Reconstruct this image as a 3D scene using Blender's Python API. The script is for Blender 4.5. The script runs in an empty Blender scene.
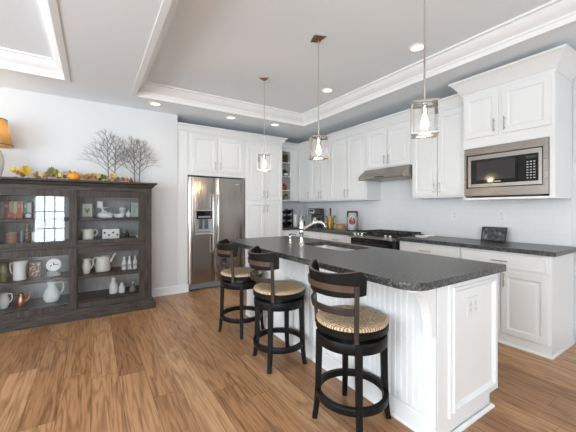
import bpy, bmesh, math, random
from mathutils import Vector, Matrix

# ---------------------------------------------------------------- camera, world, light, exposure
SC = bpy.context.scene
COL = SC.collection
F_PX, YAW, HORIZON, CAM_H = 303.0, math.radians(32.79), 208.46, 1.28
cam_data = bpy.data.cameras.new('camera')
cam = bpy.data.objects.new('camera', cam_data)
COL.objects.link(cam)
cam.location = (0, 0, CAM_H)
cam.rotation_euler = (math.pi / 2, 0, -YAW)
cam_data.sensor_width = 36
cam_data.lens = F_PX / 576 * 36
cam_data.shift_y = -(216 - HORIZON) / 576
cam_data.clip_start = 0.05
SC.camera = cam

world = bpy.data.worlds.new('world')
SC.world = world
world.use_nodes = True
bg = world.node_tree.nodes['Background']
bg.inputs['Color'].default_value = (0.93, 0.97, 1.0, 1)
bg.inputs['Strength'].default_value = 1.6

vs = SC.view_settings
vs.view_transform = 'Standard'
vs.look = 'None'
vs.gamma = 1
vs.use_curve_mapping = False
vs.exposure = 0.0


def area_light(name, loc, target, sx, sy, power, color=(1, 1, 1)):
    d = bpy.data.lights.new(name, 'AREA')
    d.shape = 'RECTANGLE'
    d.size, d.size_y = sx, sy
    d.energy = power
    d.color = color
    o = bpy.data.objects.new(name, d)
    COL.objects.link(o)
    o.location = loc
    o.rotation_euler = (Vector(target) - Vector(loc)).to_track_quat('-Z', 'Y').to_euler()
    return o


# daylight through the unseen patio door; the other three are added fill lights
DAY = (0.81, 0.915, 1.0)
area_light('daylight_patio_door', (-1.04, -3.0, 1.2), (-1.04, 5, 2.0), 0.75, 2.0, 105, DAY)
area_light('fill_light_rear', (2.15, -3.0, 1.55), (1.9, 5, 2.8), 1.4, 1.6, 30, DAY)
area_light('fill_light_far', (-2.9, -3.0, 1.45), (-2.3, 5, 2.6), 1.4, 1.7, 135, DAY)
area_light('fill_light_left', (-4.1, 0.9, 1.45), (3, 1.2, 2.15), 3.0, 1.9, 185, DAY)

# ---------------------------------------------------------------- materials
MATS = {}


def nodes_of(name):
    m = bpy.data.materials.new(name)
    m.use_nodes = True
    nt = m.node_tree
    return m, nt, nt.nodes['Principled BSDF']


def mat(name, color, rough=0.5, metal=0.0, noise=0.0, scale=20.0, bump=0.0, emit=None, strength=0.0, stretch=(1, 1, 1), spec=None, coat=0.0):
    if name in MATS:
        return MATS[name]
    m, nt, p = nodes_of(name)
    p.inputs['Base Color'].default_value = (*color, 1)
    p.inputs['Roughness'].default_value = rough
    p.inputs['Metallic'].default_value = metal
    if spec is not None:
        p.inputs['Specular IOR Level'].default_value = spec
    if coat:
        p.inputs['Coat Weight'].default_value = coat
    if emit:
        p.inputs['Emission Color'].default_value = (*emit, 1)
        p.inputs['Emission Strength'].default_value = strength
    if noise or bump:
        tc = nt.nodes.new('ShaderNodeTexCoord')
        mp = nt.nodes.new('ShaderNodeMapping')
        mp.inputs['Scale'].default_value = stretch
        nz = nt.nodes.new('ShaderNodeTexNoise')
        nz.inputs['Scale'].default_value = scale
        nz.inputs['Detail'].default_value = 4
        nt.links.new(tc.outputs['Object'], mp.inputs['Vector'])
        nt.links.new(mp.outputs['Vector'], nz.inputs['Vector'])
        if noise:
            mx = nt.nodes.new('ShaderNodeMix')
            mx.data_type = 'RGBA'
            mx.inputs['A'].default_value = (*[max(0, c * (1 - noise)) for c in color], 1)
            mx.inputs['B'].default_value = (*[min(1, c * (1 + noise)) for c in color], 1)
            nt.links.new(nz.outputs['Fac'], mx.inputs['Factor'])
            nt.links.new(mx.outputs['Result'], p.inputs['Base Color'])
        if bump:
            b = nt.nodes.new('ShaderNodeBump')
            b.inputs['Strength'].default_value = bump
            b.inputs['Distance'].default_value = 0.002
            nt.links.new(nz.outputs['Fac'], b.inputs['Height'])
            nt.links.new(b.outputs['Normal'], p.inputs['Normal'])
    MATS[name] = m
    return m


def ramp(nt, stops):
    r = nt.nodes.new('ShaderNodeValToRGB')
    e = r.color_ramp.elements
    while len(e) < len(stops):
        e.new(0.5)
    for k, (pos, c) in enumerate(stops):
        e[k].position = pos
        e[k].color = (*c, 1)
    return r


def math_node(nt, op, a, b=None, c=None):
    n = nt.nodes.new('ShaderNodeMath')
    n.operation = op
    for k, v in enumerate((a, b, c)):
        if v is None:
            continue
        if isinstance(v, (int, float)):
            n.inputs[k].default_value = v
        else:
            nt.links.new(v, n.inputs[k])
    return n.outputs[0]


def floor_material():
    m, nt, p = nodes_of('oak_plank_floor')
    L = nt.links.new
    tc = nt.nodes.new('ShaderNodeTexCoord')
    sp = nt.nodes.new('ShaderNodeSeparateXYZ')
    L(tc.outputs['Object'], sp.inputs[0])
    W, LEN = 0.178, 1.45
    xs = math_node(nt, 'DIVIDE', math_node(nt, 'ADD', sp.outputs['X'], 10.335), W)
    ix = math_node(nt, 'FLOOR', xs)
    fx = math_node(nt, 'SUBTRACT', xs, ix)
    wn = nt.nodes.new('ShaderNodeTexWhiteNoise')
    wn.noise_dimensions = '1D'
    L(ix, wn.inputs['W'])
    ys = math_node(nt, 'ADD', math_node(nt, 'DIVIDE', sp.outputs['Y'], LEN), math_node(nt, 'MULTIPLY', wn.outputs['Value'], 7.0))
    iy = math_node(nt, 'FLOOR', ys)
    fy = math_node(nt, 'SUBTRACT', ys, iy)
    cid = nt.nodes.new('ShaderNodeCombineXYZ')
    L(ix, cid.inputs[0])
    L(iy, cid.inputs[1])
    w2 = nt.nodes.new('ShaderNodeTexWhiteNoise')
    w2.noise_dimensions = '3D'
    L(cid.outputs[0], w2.inputs['Vector'])
    # coordinates for the grain, shifted per plank
    gc = nt.nodes.new('ShaderNodeCombineXYZ')
    L(sp.outputs['X'], gc.inputs[0])
    L(math_node(nt, 'MULTIPLY', sp.outputs['Y'], 0.05), gc.inputs[1])
    L(math_node(nt, 'MULTIPLY', w2.outputs['Value'], 30.0), gc.inputs[2])
    n1 = nt.nodes.new('ShaderNodeTexNoise')
    n1.inputs['Scale'].default_value = 80
    n1.inputs['Detail'].default_value = 5
    n1.inputs['Distortion'].default_value = 0.3
    L(gc.outputs[0], n1.inputs['Vector'])
    gc2 = nt.nodes.new('ShaderNodeCombineXYZ')
    L(sp.outputs['X'], gc2.inputs[0])
    L(math_node(nt, 'MULTIPLY', sp.outputs['Y'], 0.085), gc2.inputs[1])
    L(math_node(nt, 'MULTIPLY', w2.outputs['Value'], 17.0), gc2.inputs[2])
    n2 = nt.nodes.new('ShaderNodeTexNoise')
    n2.inputs['Scale'].default_value = 7
    n2.inputs['Detail'].default_value = 2
    n2.inputs['Distortion'].default_value = 0.6
    L(gc2.outputs[0], n2.inputs['Vector'])
    # cathedral rings: contour bands of the slow noise
    rings = math_node(nt, 'SINE', math_node(nt, 'MULTIPLY', n2.outputs['Fac'], 55.0))
    ringf = math_node(nt, 'POWER', math_node(nt, 'MULTIPLY_ADD', rings, 0.5, 0.5), 4.0)
    base = ramp(nt, [(0.0, (0.37, 0.180, 0.078)), (0.35, (0.46, 0.238, 0.107)), (0.7, (0.53, 0.285, 0.135)), (1.0, (0.62, 0.360, 0.182))])
    L(w2.outputs['Value'], base.inputs['Fac'])
    gr = ramp(nt, [(0.34, (0.50, 0.44, 0.40)), (0.50, (0.95, 0.93, 0.91)), (0.64, (1.0, 1.0, 1.0))])
    L(n1.outputs['Fac'], gr.inputs['Fac'])
    m1 = nt.nodes.new('ShaderNodeMix')
    m1.data_type = 'RGBA'
    m1.blend_type = 'MULTIPLY'
    m1.inputs['Factor'].default_value = 0.75
    L(base.outputs['Color'], m1.inputs['A'])
    L(gr.outputs['Color'], m1.inputs['B'])
    m2 = nt.nodes.new('ShaderNodeMix')
    m2.data_type = 'RGBA'
    m2.blend_type = 'MULTIPLY'
    L(math_node(nt, 'MULTIPLY', ringf, 0.5), m2.inputs['Factor'])
    L(m1.outputs['Result'], m2.inputs['A'])
    m2.inputs['B'].default_value = (0.42, 0.33, 0.27, 1)
    # seams
    ex = math_node(nt, 'MINIMUM', fx, math_node(nt, 'SUBTRACT', 1.0, fx))
    ey = math_node(nt, 'MINIMUM', fy, math_node(nt, 'SUBTRACT', 1.0, fy))
    sx = math_node(nt, 'LESS_THAN', ex, 0.011)
    sy = math_node(nt, 'LESS_THAN', ey, 0.0014)
    seam = math_node(nt, 'MAXIMUM', sx, sy)
    m3 = nt.nodes.new('ShaderNodeMix')
    m3.data_type = 'RGBA'
    L(math_node(nt, 'MULTIPLY', seam, 0.6), m3.inputs['Factor'])
    L(m2.outputs['Result'], m3.inputs['A'])
    m3.inputs['B'].default_value = (0.07, 0.04, 0.02, 1)
    L(m3.outputs['Result'], p.inputs['Base Color'])
    p.inputs['Roughness'].default_value = 0.36
    b = nt.nodes.new('ShaderNodeBump')
    b.inputs['Strength'].default_value = 0.25
    b.inputs['Distance'].default_value = 0.002
    L(math_node(nt, 'SUBTRACT', n1.outputs['Fac'], seam), b.inputs['Height'])
    L(b.outputs['Normal'], p.inputs['Normal'])
    return m


def granite_material():
    m, nt, p = nodes_of('dark_granite')
    L = nt.links.new
    tc = nt.nodes.new('ShaderNodeTexCoord')
    n1 = nt.nodes.new('ShaderNodeTexNoise')
    n1.inputs['Scale'].default_value = 75
    n1.inputs['Detail'].default_value = 6
    n1.inputs['Roughness'].default_value = 0.75
    L(tc.outputs['Object'], n1.inputs['Vector'])
    r1 = ramp(nt, [(0.38, (0.007, 0.007, 0.008)), (0.49, (0.042, 0.042, 0.042)), (0.59, (0.135, 0.133, 0.130)), (0.74, (0.32, 0.315, 0.31))])
    L(n1.outputs['Fac'], r1.inputs['Fac'])
    L(r1.outputs['Color'], p.inputs['Base Color'])
    p.inputs['Roughness'].default_value = 0.30
    b = nt.nodes.new('ShaderNodeBump')
    b.inputs['Strength'].default_value = 0.35
    b.inputs['Distance'].default_value = 0.001
    L(n1.outputs['Fac'], b.inputs['Height'])
    L(b.outputs['Normal'], p.inputs['Normal'])
    return m


def tile_material():
    m, nt, p = nodes_of('white_subway_tile')
    L = nt.links.new
    tc = nt.nodes.new('ShaderNodeTexCoord')
    sp = nt.nodes.new('ShaderNodeSeparateXYZ')
    L(tc.outputs['Object'], sp.inputs[0])
    cb = nt.nodes.new('ShaderNodeCombineXYZ')
    L(math_node(nt, 'ADD', sp.outputs['Y'], sp.outputs['X']), cb.inputs[0])
    L(sp.outputs['Z'], cb.inputs[1])
    br = nt.nodes.new('ShaderNodeTexBrick')
    br.inputs['Color1'].default_value = (0.83, 0.83, 0.83, 1)
    br.inputs['Color2'].default_value = (0.81, 0.81, 0.815, 1)
    br.inputs['Mortar'].default_value = (0.77, 0.78, 0.79, 1)
    br.inputs['Scale'].default_value = 1
    br.inputs['Brick Width'].default_value = 0.30
    br.inputs['Row Height'].default_value = 0.10
    br.inputs['Mortar Size'].default_value = 0.002
    L(cb.outputs[0], br.inputs['Vector'])
    L(br.outputs['Color'], p.inputs['Base Color'])
    p.inputs['Roughness'].default_value = 0.16
    return m


def wood_dark_material(name, dark, light, rough=0.45, axis='X'):
    m, nt, p = nodes_of(name)
    L = nt.links.new
    tc = nt.nodes.new('ShaderNodeTexCoord')
    mp = nt.nodes.new('ShaderNodeMapping')
    s = {'X': (1.2, 14, 14), 'Y': (14, 1.2, 14), 'Z': (14, 14, 1.2)}[axis]
    mp.inputs['Scale'].default_value = s
    n1 = nt.nodes.new('ShaderNodeTexNoise')
    n1.inputs['Scale'].default_value = 5
    n1.inputs['Detail'].default_value = 6
    n1.inputs['Roughness'].default_value = 0.65
    L(tc.outputs['Object'], mp.inputs['Vector'])
    L(mp.outputs['Vector'], n1.inputs['Vector'])
    r1 = ramp(nt, [(0.3, dark), (0.7, light)])
    L(n1.outputs['Fac'], r1.inputs['Fac'])
    L(r1.outputs['Color'], p.inputs['Base Color'])
    p.inputs['Roughness'].default_value = rough
    p.inputs['Specular IOR Level'].default_value = 0.25
    return m


def rush_material():
    m, nt, p = nodes_of('woven_rush')
    L = nt.links.new
    tc = nt.nodes.new('ShaderNodeTexCoord')
    sp = nt.nodes.new('ShaderNodeSeparateXYZ')
    L(tc.outputs['Object'], sp.inputs[0])
    ax = math_node(nt, 'ABSOLUTE', sp.outputs['X'])
    ay = math_node(nt, 'ABSOLUTE', sp.outputs['Y'])
    mn = math_node(nt, 'MINIMUM', ax, ay)
    nz = nt.nodes.new('ShaderNodeTexNoise')
    nz.inputs['Scale'].default_value = 14
    nz.inputs['Detail'].default_value = 3
    L(tc.outputs['Object'], nz.inputs['Vector'])
    ph = math_node(nt, 'ADD', math_node(nt, 'MULTIPLY', mn, 400.0), math_node(nt, 'MULTIPLY', nz.outputs['Fac'], 3.0))
    s = math_node(nt, 'MULTIPLY_ADD', math_node(nt, 'SINE', ph), 0.5, 0.5)
    n2 = nt.nodes.new('ShaderNodeTexNoise')
    n2.inputs['Scale'].default_value = 60
    n2.inputs['Detail'].default_value = 2
    L(tc.outputs['Object'], n2.inputs['Vector'])
    v = math_node(nt, 'ADD', math_node(nt, 'MULTIPLY', s, 0.45), math_node(nt, 'MULTIPLY', n2.outputs['Fac'], 0.75))
    r1 = ramp(nt, [(0.28, (0.10, 0.045, 0.016)), (0.46, (0.40, 0.225, 0.10)), (0.64, (0.62, 0.43, 0.25)), (0.85, (0.80, 0.66, 0.47))])
    L(v, r1.inputs['Fac'])
    L(r1.outputs['Color'], p.inputs['Base Color'])
    p.inputs['Roughness'].default_value = 0.6
    b = nt.nodes.new('ShaderNodeBump')
    b.inputs['Strength'].default_value = 0.6
    b.inputs['Distance'].default_value = 0.003
    L(s, b.inputs['Height'])
    L(b.outputs['Normal'], p.inputs['Normal'])
    return m


def thin_glass(name, tint=(1, 1, 1), refl=0.10, rough=0.0):
    m = bpy.data.materials.new(name)
    m.use_nodes = True
    nt = m.node_tree
    nt.nodes.remove(nt.nodes['Principled BSDF'])
    out = nt.nodes['Material Output']
    t = nt.nodes.new('ShaderNodeBsdfTransparent')
    t.inputs['Color'].default_value = (*tint, 1)
    g = nt.nodes.new('ShaderNodeBsdfGlossy')
    g.inputs['Roughness'].default_value = rough
    fr = nt.nodes.new('ShaderNodeFresnel')
    fr.inputs['IOR'].default_value = 1.5
    f = math_node(nt, 'ADD', fr.outputs[0], refl)
    mx = nt.nodes.new('ShaderNodeMixShader')
    nt.links.new(f, mx.inputs[0])
    nt.links.new(t.outputs[0], mx.inputs[1])
    nt.links.new(g.outputs[0], mx.inputs[2])
    nt.links.new(mx.outputs[0], out.inputs['Surface'])
    return m


def steel_material(name, color, rough, stretch, amount=0.08):
    m, nt, p = nodes_of(name)
    L = nt.links.new
    p.inputs['Base Color'].default_value = (*color, 1)
    p.inputs['Metallic'].default_value = 1.0
    tc = nt.nodes.new('ShaderNodeTexCoord')
    mp = nt.nodes.new('ShaderNodeMapping')
    mp.inputs['Scale'].default_value = stretch
    nz = nt.nodes.new('ShaderNodeTexNoise')
    nz.inputs['Scale'].default_value = 3
    nz.inputs['Detail'].default_value = 3
    L(tc.outputs['Object'], mp.inputs['Vector'])
    L(mp.outputs['Vector'], nz.inputs['Vector'])
    r = math_node(nt, 'MULTIPLY_ADD', nz.outputs['Fac'], amount * 2, rough - amount)
    L(r, p.inputs['Roughness'])
    b = nt.nodes.new('ShaderNodeBump')
    b.inputs['Strength'].default_value = 0.25
    b.inputs['Distance'].default_value = 0.01
    L(nz.outputs['Fac'], b.inputs['Height'])
    L(b.outputs['Normal'], p.inputs['Normal'])
    return m


M_WALL = mat('wall_paint', (0.75, 0.75, 0.75), 0.7)
M_CEIL = mat('ceiling_paint', (0.87, 0.925, 0.97), 0.8)
M_TRIM = mat('white_trim_paint', (0.88, 0.88, 0.88), 0.45)
M_CAB = mat('white_cabinet_paint', (0.84, 0.84, 0.83), 0.38)
M_FLOOR = floor_material()
M_GRAN = granite_material()
M_TILE = tile_material()
M_STEEL = steel_material('brushed_steel', (0.33, 0.305, 0.28), 0.30, (1, 1, 25))
M_FRIDGE = steel_material('fridge_steel', (0.38, 0.35, 0.325), 0.20, (5.5, 5.5, 0.5), 0.05)
M_CHROME = mat('polished_nickel', (0.78, 0.76, 0.73), 0.10, 1.0)
M_SATIN = mat('satin_nickel', (0.50, 0.45, 0.40), 0.22, 1.0)
M_NICKEL = mat('brushed_nickel', (0.42, 0.41, 0.40), 0.30, 1.0)
M_BLACKM = mat('black_stool_paint', (0.008, 0.0075, 0.007), 0.42, noise=0.4, scale=30, spec=0.16)
M_BROWN = mat('worn_brown_edge', (0.085, 0.045, 0.026), 0.4, noise=0.4, scale=25)
M_RUSH = rush_material()
M_HUTCH = wood_dark_material('charcoal_stained_wood', (0.014, 0.011, 0.0095), (0.088, 0.069, 0.059), 0.48, 'X')
M_HUTCHV = wood_dark_material('charcoal_stained_wood_upright', (0.014, 0.011, 0.0095), (0.088, 0.069, 0.059), 0.48, 'Z')
M_HUTCHIN = wood_dark_material('grey_stained_back_panel', (0.30, 0.295, 0.29), (0.46, 0.455, 0.45), 0.6, 'Z')
M_GLASS = thin_glass('door_glass', (0.98, 0.985, 0.985), 0.015)
M_SHADEGLASS = thin_glass('pendant_glass', (0.97, 0.97, 0.97), 0.0)
M_JARGLASS = thin_glass('clear_jar_glass', (0.98, 0.99, 0.99), 0.0)
M_BLKGLASS = mat('black_glass', (0.008, 0.008, 0.009), 0.06)
M_BLACK = mat('black_plastic', (0.012, 0.012, 0.013), 0.35)
M_IRON = mat('cast_iron', (0.015, 0.015, 0.016), 0.5)
M_PORC = mat('glazed_white_porcelain', (0.90, 0.89, 0.87), 0.22, noise=0.05, scale=12)
M_CREAM = mat('cream_stoneware', (0.86, 0.84, 0.76), 0.3, noise=0.06, scale=12)
M_MINT = mat('pale_green_glaze', (0.74, 0.80, 0.74), 0.25)
M_WHITEP = mat('white_plastic', (0.82, 0.82, 0.81), 0.4)
M_COPPER = mat('copper', (0.55, 0.24, 0.13), 0.28, 1.0)
M_BULB = mat('glowing_bulb', (1, 0.8, 0.5), 0.3, emit=(1.0, 0.58, 0.24), strength=2.8)
M_LENS = mat('lit_downlight_lens', (1, 0.95, 0.9), 0.4, emit=(1.0, 0.86, 0.66), strength=1.25)


def cmat(name, r, g, b, rough=0.5, **k):
    return mat(name, (r, g, b), rough, **k)


# ---------------------------------------------------------------- mesh helpers
class MB:
    """Collects shapes; build() links them as ONE mesh object."""

    def __init__(self, frame=None):
        self.bm = bmesh.new()
        self.M = frame or Matrix.Identity(4)

    def v(self, p):
        return self.bm.verts.new(self.M @ Vector(p))

    def face(self, vs_):
        try:
            return self.bm.faces.new(vs_)
        except ValueError:
            return None

    def box(self, a, b):
        x0, x1 = sorted((a[0], b[0]))
        y0, y1 = sorted((a[1], b[1]))
        z0, z1 = sorted((a[2], b[2]))
        vs_ = [self.v(p) for p in ((x0, y0, z0), (x1, y0, z0), (x1, y1, z0), (x0, y1, z0), (x0, y0, z1), (x1, y0, z1), (x1, y1, z1), (x0, y1, z1))]
        for f in ((0, 3, 2, 1), (4, 5, 6, 7), (0, 1, 5, 4), (1, 2, 6, 5), (2, 3, 7, 6), (3, 0, 4, 7)):
            self.face([vs_[k] for k in f])
        return self

    def rings(self, rs, cap0=True, cap1=True, closed=True):
        """rs: list of loops of equal point count"""
        L = [[self.v(p) for p in r] for r in rs]
        n = len(L[0])
        for a, b in zip(L, L[1:]):
            for k in range(n if closed else n - 1):
                j = (k + 1) % n
                self.face([a[k], a[j], b[j], b[k]])
        if cap0:
            self.face(list(reversed(L[0])))
        if cap1:
            self.face(L[-1])
        return self

    def rect_rings(self, spec):
        """spec: list of (u0, v0, u1, v1, n) rectangles -> panelled door (u, n depth, v up)"""
        return self.rings([[(u0, n, v0), (u1, n, v0), (u1, n, v1), (u0, n, v1)] for (u0, v0, u1, v1, n) in spec])

    def prism(self, poly, z0, z1, axis='z'):
        def P(a, b, t):
            return {'z': (a, b, t), 'x': (t, a, b), 'y': (a, t, b)}[axis]
        return self.rings([[P(a, b, z0) for a, b in poly], [P(a, b, z1) for a, b in poly]])

    def lathe(self, prof, c=(0, 0, 0), seg=24, warp=None, cap=True):
        rs = []
        for r, z in prof:
            loop = []
            for k in range(seg):
                a = 2 * math.pi * k / seg
                rr = r
                if warp:
                    rr = warp(r, z, a)
                loop.append((c[0] + rr * math.cos(a), c[1] + rr * math.sin(a), c[2] + z))
            rs.append(loop)
        return self.rings(rs, cap, cap)

    def tube(self, pts, rad, seg=8, cap=True):
        pts = [Vector(p) for p in pts]
        n = len(pts)
        rads = rad if isinstance(rad, (list, tuple)) else [rad] * n
        rs = []
        up = None
        for k in range(n):
            t = (pts[min(k + 1, n - 1)] - pts[max(k - 1, 0)]).normalized()
            if up is None:
                up = Vector((0, 0, 1)) if abs(t.z) < 0.9 else Vector((1, 0, 0))
            s = t.cross(up)
            if s.length < 1e-5:
                s = t.cross(Vector((0, 1, 0)))
            s.normalize()
            up = s.cross(t).normalized()
            rs.append([pts[k] + (s * math.cos(2 * math.pi * j / seg) + up * math.sin(2 * math.pi * j / seg)) * rads[k] for j in range(seg)])
        return self.rings(rs, cap, cap)

    def sweep(self, prof, path, closed=False):
        """prof: closed loop of (outward offset, z); outward is to the right of travel"""
        n = len(path)
        P = [Vector((p[0], p[1])) for p in path]

        def nrm(a, b):
            d = (b - a).normalized()
            return Vector((d.y, -d.x))
        rs = []
        for k in range(n):
            if closed:
                n1, n2 = nrm(P[k - 1], P[k]), nrm(P[k], P[(k + 1) % n])
            else:
                n1 = nrm(P[k - 1], P[k]) if k > 0 else nrm(P[k], P[k + 1])
                n2 = nrm(P[k], P[k + 1]) if k < n - 1 else n1
            mvec = (n1 + n2)
            mvec = mvec / max(0.2, mvec.dot(n1))
            rs.append([(P[k].x + mvec.x * o, P[k].y + mvec.y * o, z) for o, z in prof])
        if closed:
            rs.append(rs[0])
            return self.rings(rs, False, False)
        return self.rings(rs)

    def build(self, name, material, parent=None, bev=0.0, smooth=None, seg=2):
        bm = self.bm
        bmesh.ops.remove_doubles(bm, verts=bm.verts, dist=1e-6)
        bmesh.ops.recalc_face_normals(bm, faces=bm.faces)
        me = bpy.data.meshes.new(name)
        o = bpy.data.objects.new(name, me)
        COL.objects.link(o)
        if parent is not None:
            org = Vector(parent['origin_tmp'])
            o.parent = parent
        else:
            xs = [v.co for v in bm.verts]
            mn = Vector([min(c[k] for c in xs) for k in range(3)])
            mx = Vector([max(c[k] for c in xs) for k in range(3)])
            org = Vector(((mn.x + mx.x) / 2, (mn.y + mx.y) / 2, mn.z))
            o.location = org
        o['origin_tmp'] = list(org)
        for v in bm.verts:
            v.co -= org
        bm.to_mesh(me)
        bm.free()
        me.materials.append(material)
        if smooth is not None:
            for p in me.polygons:
                p.use_smooth = True
            me.set_sharp_from_angle(angle=math.radians(smooth))
        if bev:
            b = o.modifiers.new('bevel', 'BEVEL')
            b.width = bev
            b.segments = seg
            b.limit_method = 'ANGLE'
            b.angle_limit = math.radians(40)
        return o


def tag(o, label, cat, group=None):
    o['label'] = label
    o['category'] = cat
    if group:
        o['group'] = group
    return o


def thing(name, label, cat, loc=(0, 0, 0), group=None):
    o = bpy.data.objects.new(name, None)
    COL.objects.link(o)
    o.location = loc
    o['origin_tmp'] = list(loc)
    return tag(o, label, cat, group)


def struct(o, stuff=None):
    o['kind'] = 'structure'
    return o


def dup(root, loc, rz=0.0, label=None):
    r = root.copy()
    COL.objects.link(r)
    r.location = loc
    r.rotation_euler = (0, 0, rz)
    if label:
        r['label'] = label
    for ch in list(root.children):
        c = ch.copy()
        COL.objects.link(c)
        c.parent = r
        for g in list(ch.children):
            d = g.copy()
            COL.objects.link(d)
            d.parent = c
    return r


def frame_of(origin, u, n):
    """matrix: local x -> u, local y -> n (outward), local z -> up"""
    u, n = Vector(u), Vector(n)
    z = Vector((0, 0, 1))
    M = Matrix((u, n, z)).transposed().to_4x4()
    M.translation = Vector(origin)
    return M


def px_x(px, Y):
    """x of the point seen at column px on the plane y = Y"""
    t = (px - 288) / F_PX
    dx = math.sin(YAW) + t * math.cos(YAW)
    dy = math.cos(YAW) - t * math.sin(YAW)
    return dx / dy * Y


def px_y(px, X):
    t = (px - 288) / F_PX
    dx = math.sin(YAW) + t * math.cos(YAW)
    dy = math.cos(YAW) - t * math.sin(YAW)
    return dy / dx * X


def slab(outer, holes, z0, z1, mb=None):
    mb = mb or MB()
    bm = mb.bm
    loops_b, loops_t = [], []
    for z, store in ((z0, loops_b), (z1, loops_t)):
        edges = []
        for lp in [outer] + holes:
            vs_ = [mb.v((x, y, z)) for x, y in lp]
            store.append(vs_)
            for k in range(len(vs_)):
                edges.append(bm.edges.new((vs_[k], vs_[(k + 1) % len(vs_)])))
        bmesh.ops.triangle_fill(bm, use_beauty=True, use_dissolve=False, edges=edges)
    for lb, lt in zip(loops_b, loops_t):
        for k in range(len(lb)):
            j = (k + 1) % len(lb)
            mb.face([lb[k], lb[j], lt[j], lt[k]])
    return mb


def rounded_rect(x0, y0, x1, y1, radii, seg=6):
    """counter-clockwise from lower left; radii (ll, lr, ur, ul)"""
    pts = []
    for (cx, cy, r, a0) in ((x0 + radii[0], y0 + radii[0], radii[0], 180), (x1 - radii[1], y0 + radii[1], radii[1], 270),
                            (x1 - radii[2], y1 - radii[2], radii[2], 0), (x0 + radii[3], y1 - radii[3], radii[3], 90)):
        if r < 1e-4:
            pts.append((cx, cy))
            continue
        for k in range(seg + 1):
            a = math.radians(a0 + 90 * k / seg)
            pts.append((cx + r * math.cos(a), cy + r * math.sin(a)))
    return pts


# ================================================================ the room
YB, YN, XR, XN = 4.75, 5.41, 3.86, 1.075        # hutch wall, niche back wall, right wall, niche corner
XL, YR = -3.9, -2.8
ZC, ZT = 2.69, 2.85

fl = MB()
fl.box((XL, YR, -0.1), (XR, YN, 0))
struct(fl.build('floor', M_FLOOR))
bpy.data.objects['floor'].location = (0, 0, 0)
for v in bpy.data.objects['floor'].data.vertices:
    v.co.x += (XL + XR) / 2
    v.co.y += (YR + YN) / 2
    v.co.z -= 0.1

TRAY = [(0.44, -0.4), (3.03, -0.4), (3.03, 4.2), (0.44, 4.2)]
TRAY2 = [(-3.4, -0.4), (-0.245, -0.4), (-0.245, 4.1), (-3.4, 4.1)]
cb = slab([(XL, YR), (XR, YR), (XR, YN), (XL, YN)], [TRAY, TRAY2], ZC, ZC + 0.04)
for T in (TRAY, TRAY2):                                    # the raised trays: sides and top
    for (ax, ay), (bx, by) in zip(T, T[1:] + T[:1]):
        x0, x1 = sorted((ax, bx))
        y0, y1 = sorted((ay, by))
        cx, cy = (T[0][0] + T[2][0]) / 2, (T[0][1] + T[2][1]) / 2
        if x0 == x1:
            s = 0.03 if x0 > cx else -0.03
            cb.box((x0, y0, ZC + 0.04), (x0 + s, y1, ZT + 0.04))
        else:
            s = 0.03 if y0 > cy else -0.03
            cb.box((x0, y0, ZC + 0.04), (x1, y0 + s, ZT + 0.04))
    cb.box((T[0][0] - 0.03, T[0][1] - 0.03, ZT), (T[2][0] + 0.03, T[2][1] + 0.03, ZT + 0.04))
struct(cb.build('ceiling', M_CEIL))

CROWN = [(0, ZC - 0.012), (0, ZT), (-0.115, ZT), (-0.115, ZT - 0.018), (-0.098, ZT - 0.024), (-0.085, ZT - 0.05), (-0.055, ZT - 0.085),
         (-0.026, ZT - 0.105), (-0.022, ZT - 0.122), (-0.012, ZT - 0.128), (-0.012, ZC - 0.012)]
for k, T in enumerate((TRAY, TRAY2)):
    t = MB()
    t.sweep([(o, z) for o, z in CROWN], T, closed=True)
    t.sweep([(0.0, ZC - 0.012), (0.0, ZC - 0.001), (0.04, ZC - 0.001), (0.04, ZC - 0.008)], T, closed=True)
    struct(t.build('trim_%d' % (k + 1), M_TRIM, smooth=30))

w = MB()
w.box((XL, YB, 0), (XN, YB + 0.12, ZC))
w.box((XN - 0.12, YB + 0.12, 0), (XN, YN + 0.1, ZC))
w.box((XN, YN, 0), (XR + 0.1, YN + 0.1, ZC))
struct(w.build('wall_back', M_WALL))
w = MB()
w.box((XR, YR, 0), (XR + 0.12, YN, ZC))
struct(w.build('wall_right', M_WALL))


def wall_with_openings(name, a, b, z1, openings, along, pos, thick):
    """wall panel along x or y with rectangular openings (lo, hi, zlo, zhi)"""
    mb = MB()

    def bx(lo, hi, zl, zh):
        if hi - lo < 1e-4 or zh - zl < 1e-4:
            return
        if along == 'x':
            mb.box((lo, pos, zl), (hi, pos + thick, zh))
        else:
            mb.box((pos, lo, zl), (pos + thick, hi, zh))
    cur = a
    for lo, hi, zl, zh in sorted(openings):
        bx(cur, lo, 0, z1)
        bx(lo, hi, 0, zl)
        bx(lo, hi, zh, z1)
        cur = hi
    bx(cur, b, 0, z1)
    return struct(mb.build(name, M_WALL))


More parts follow.
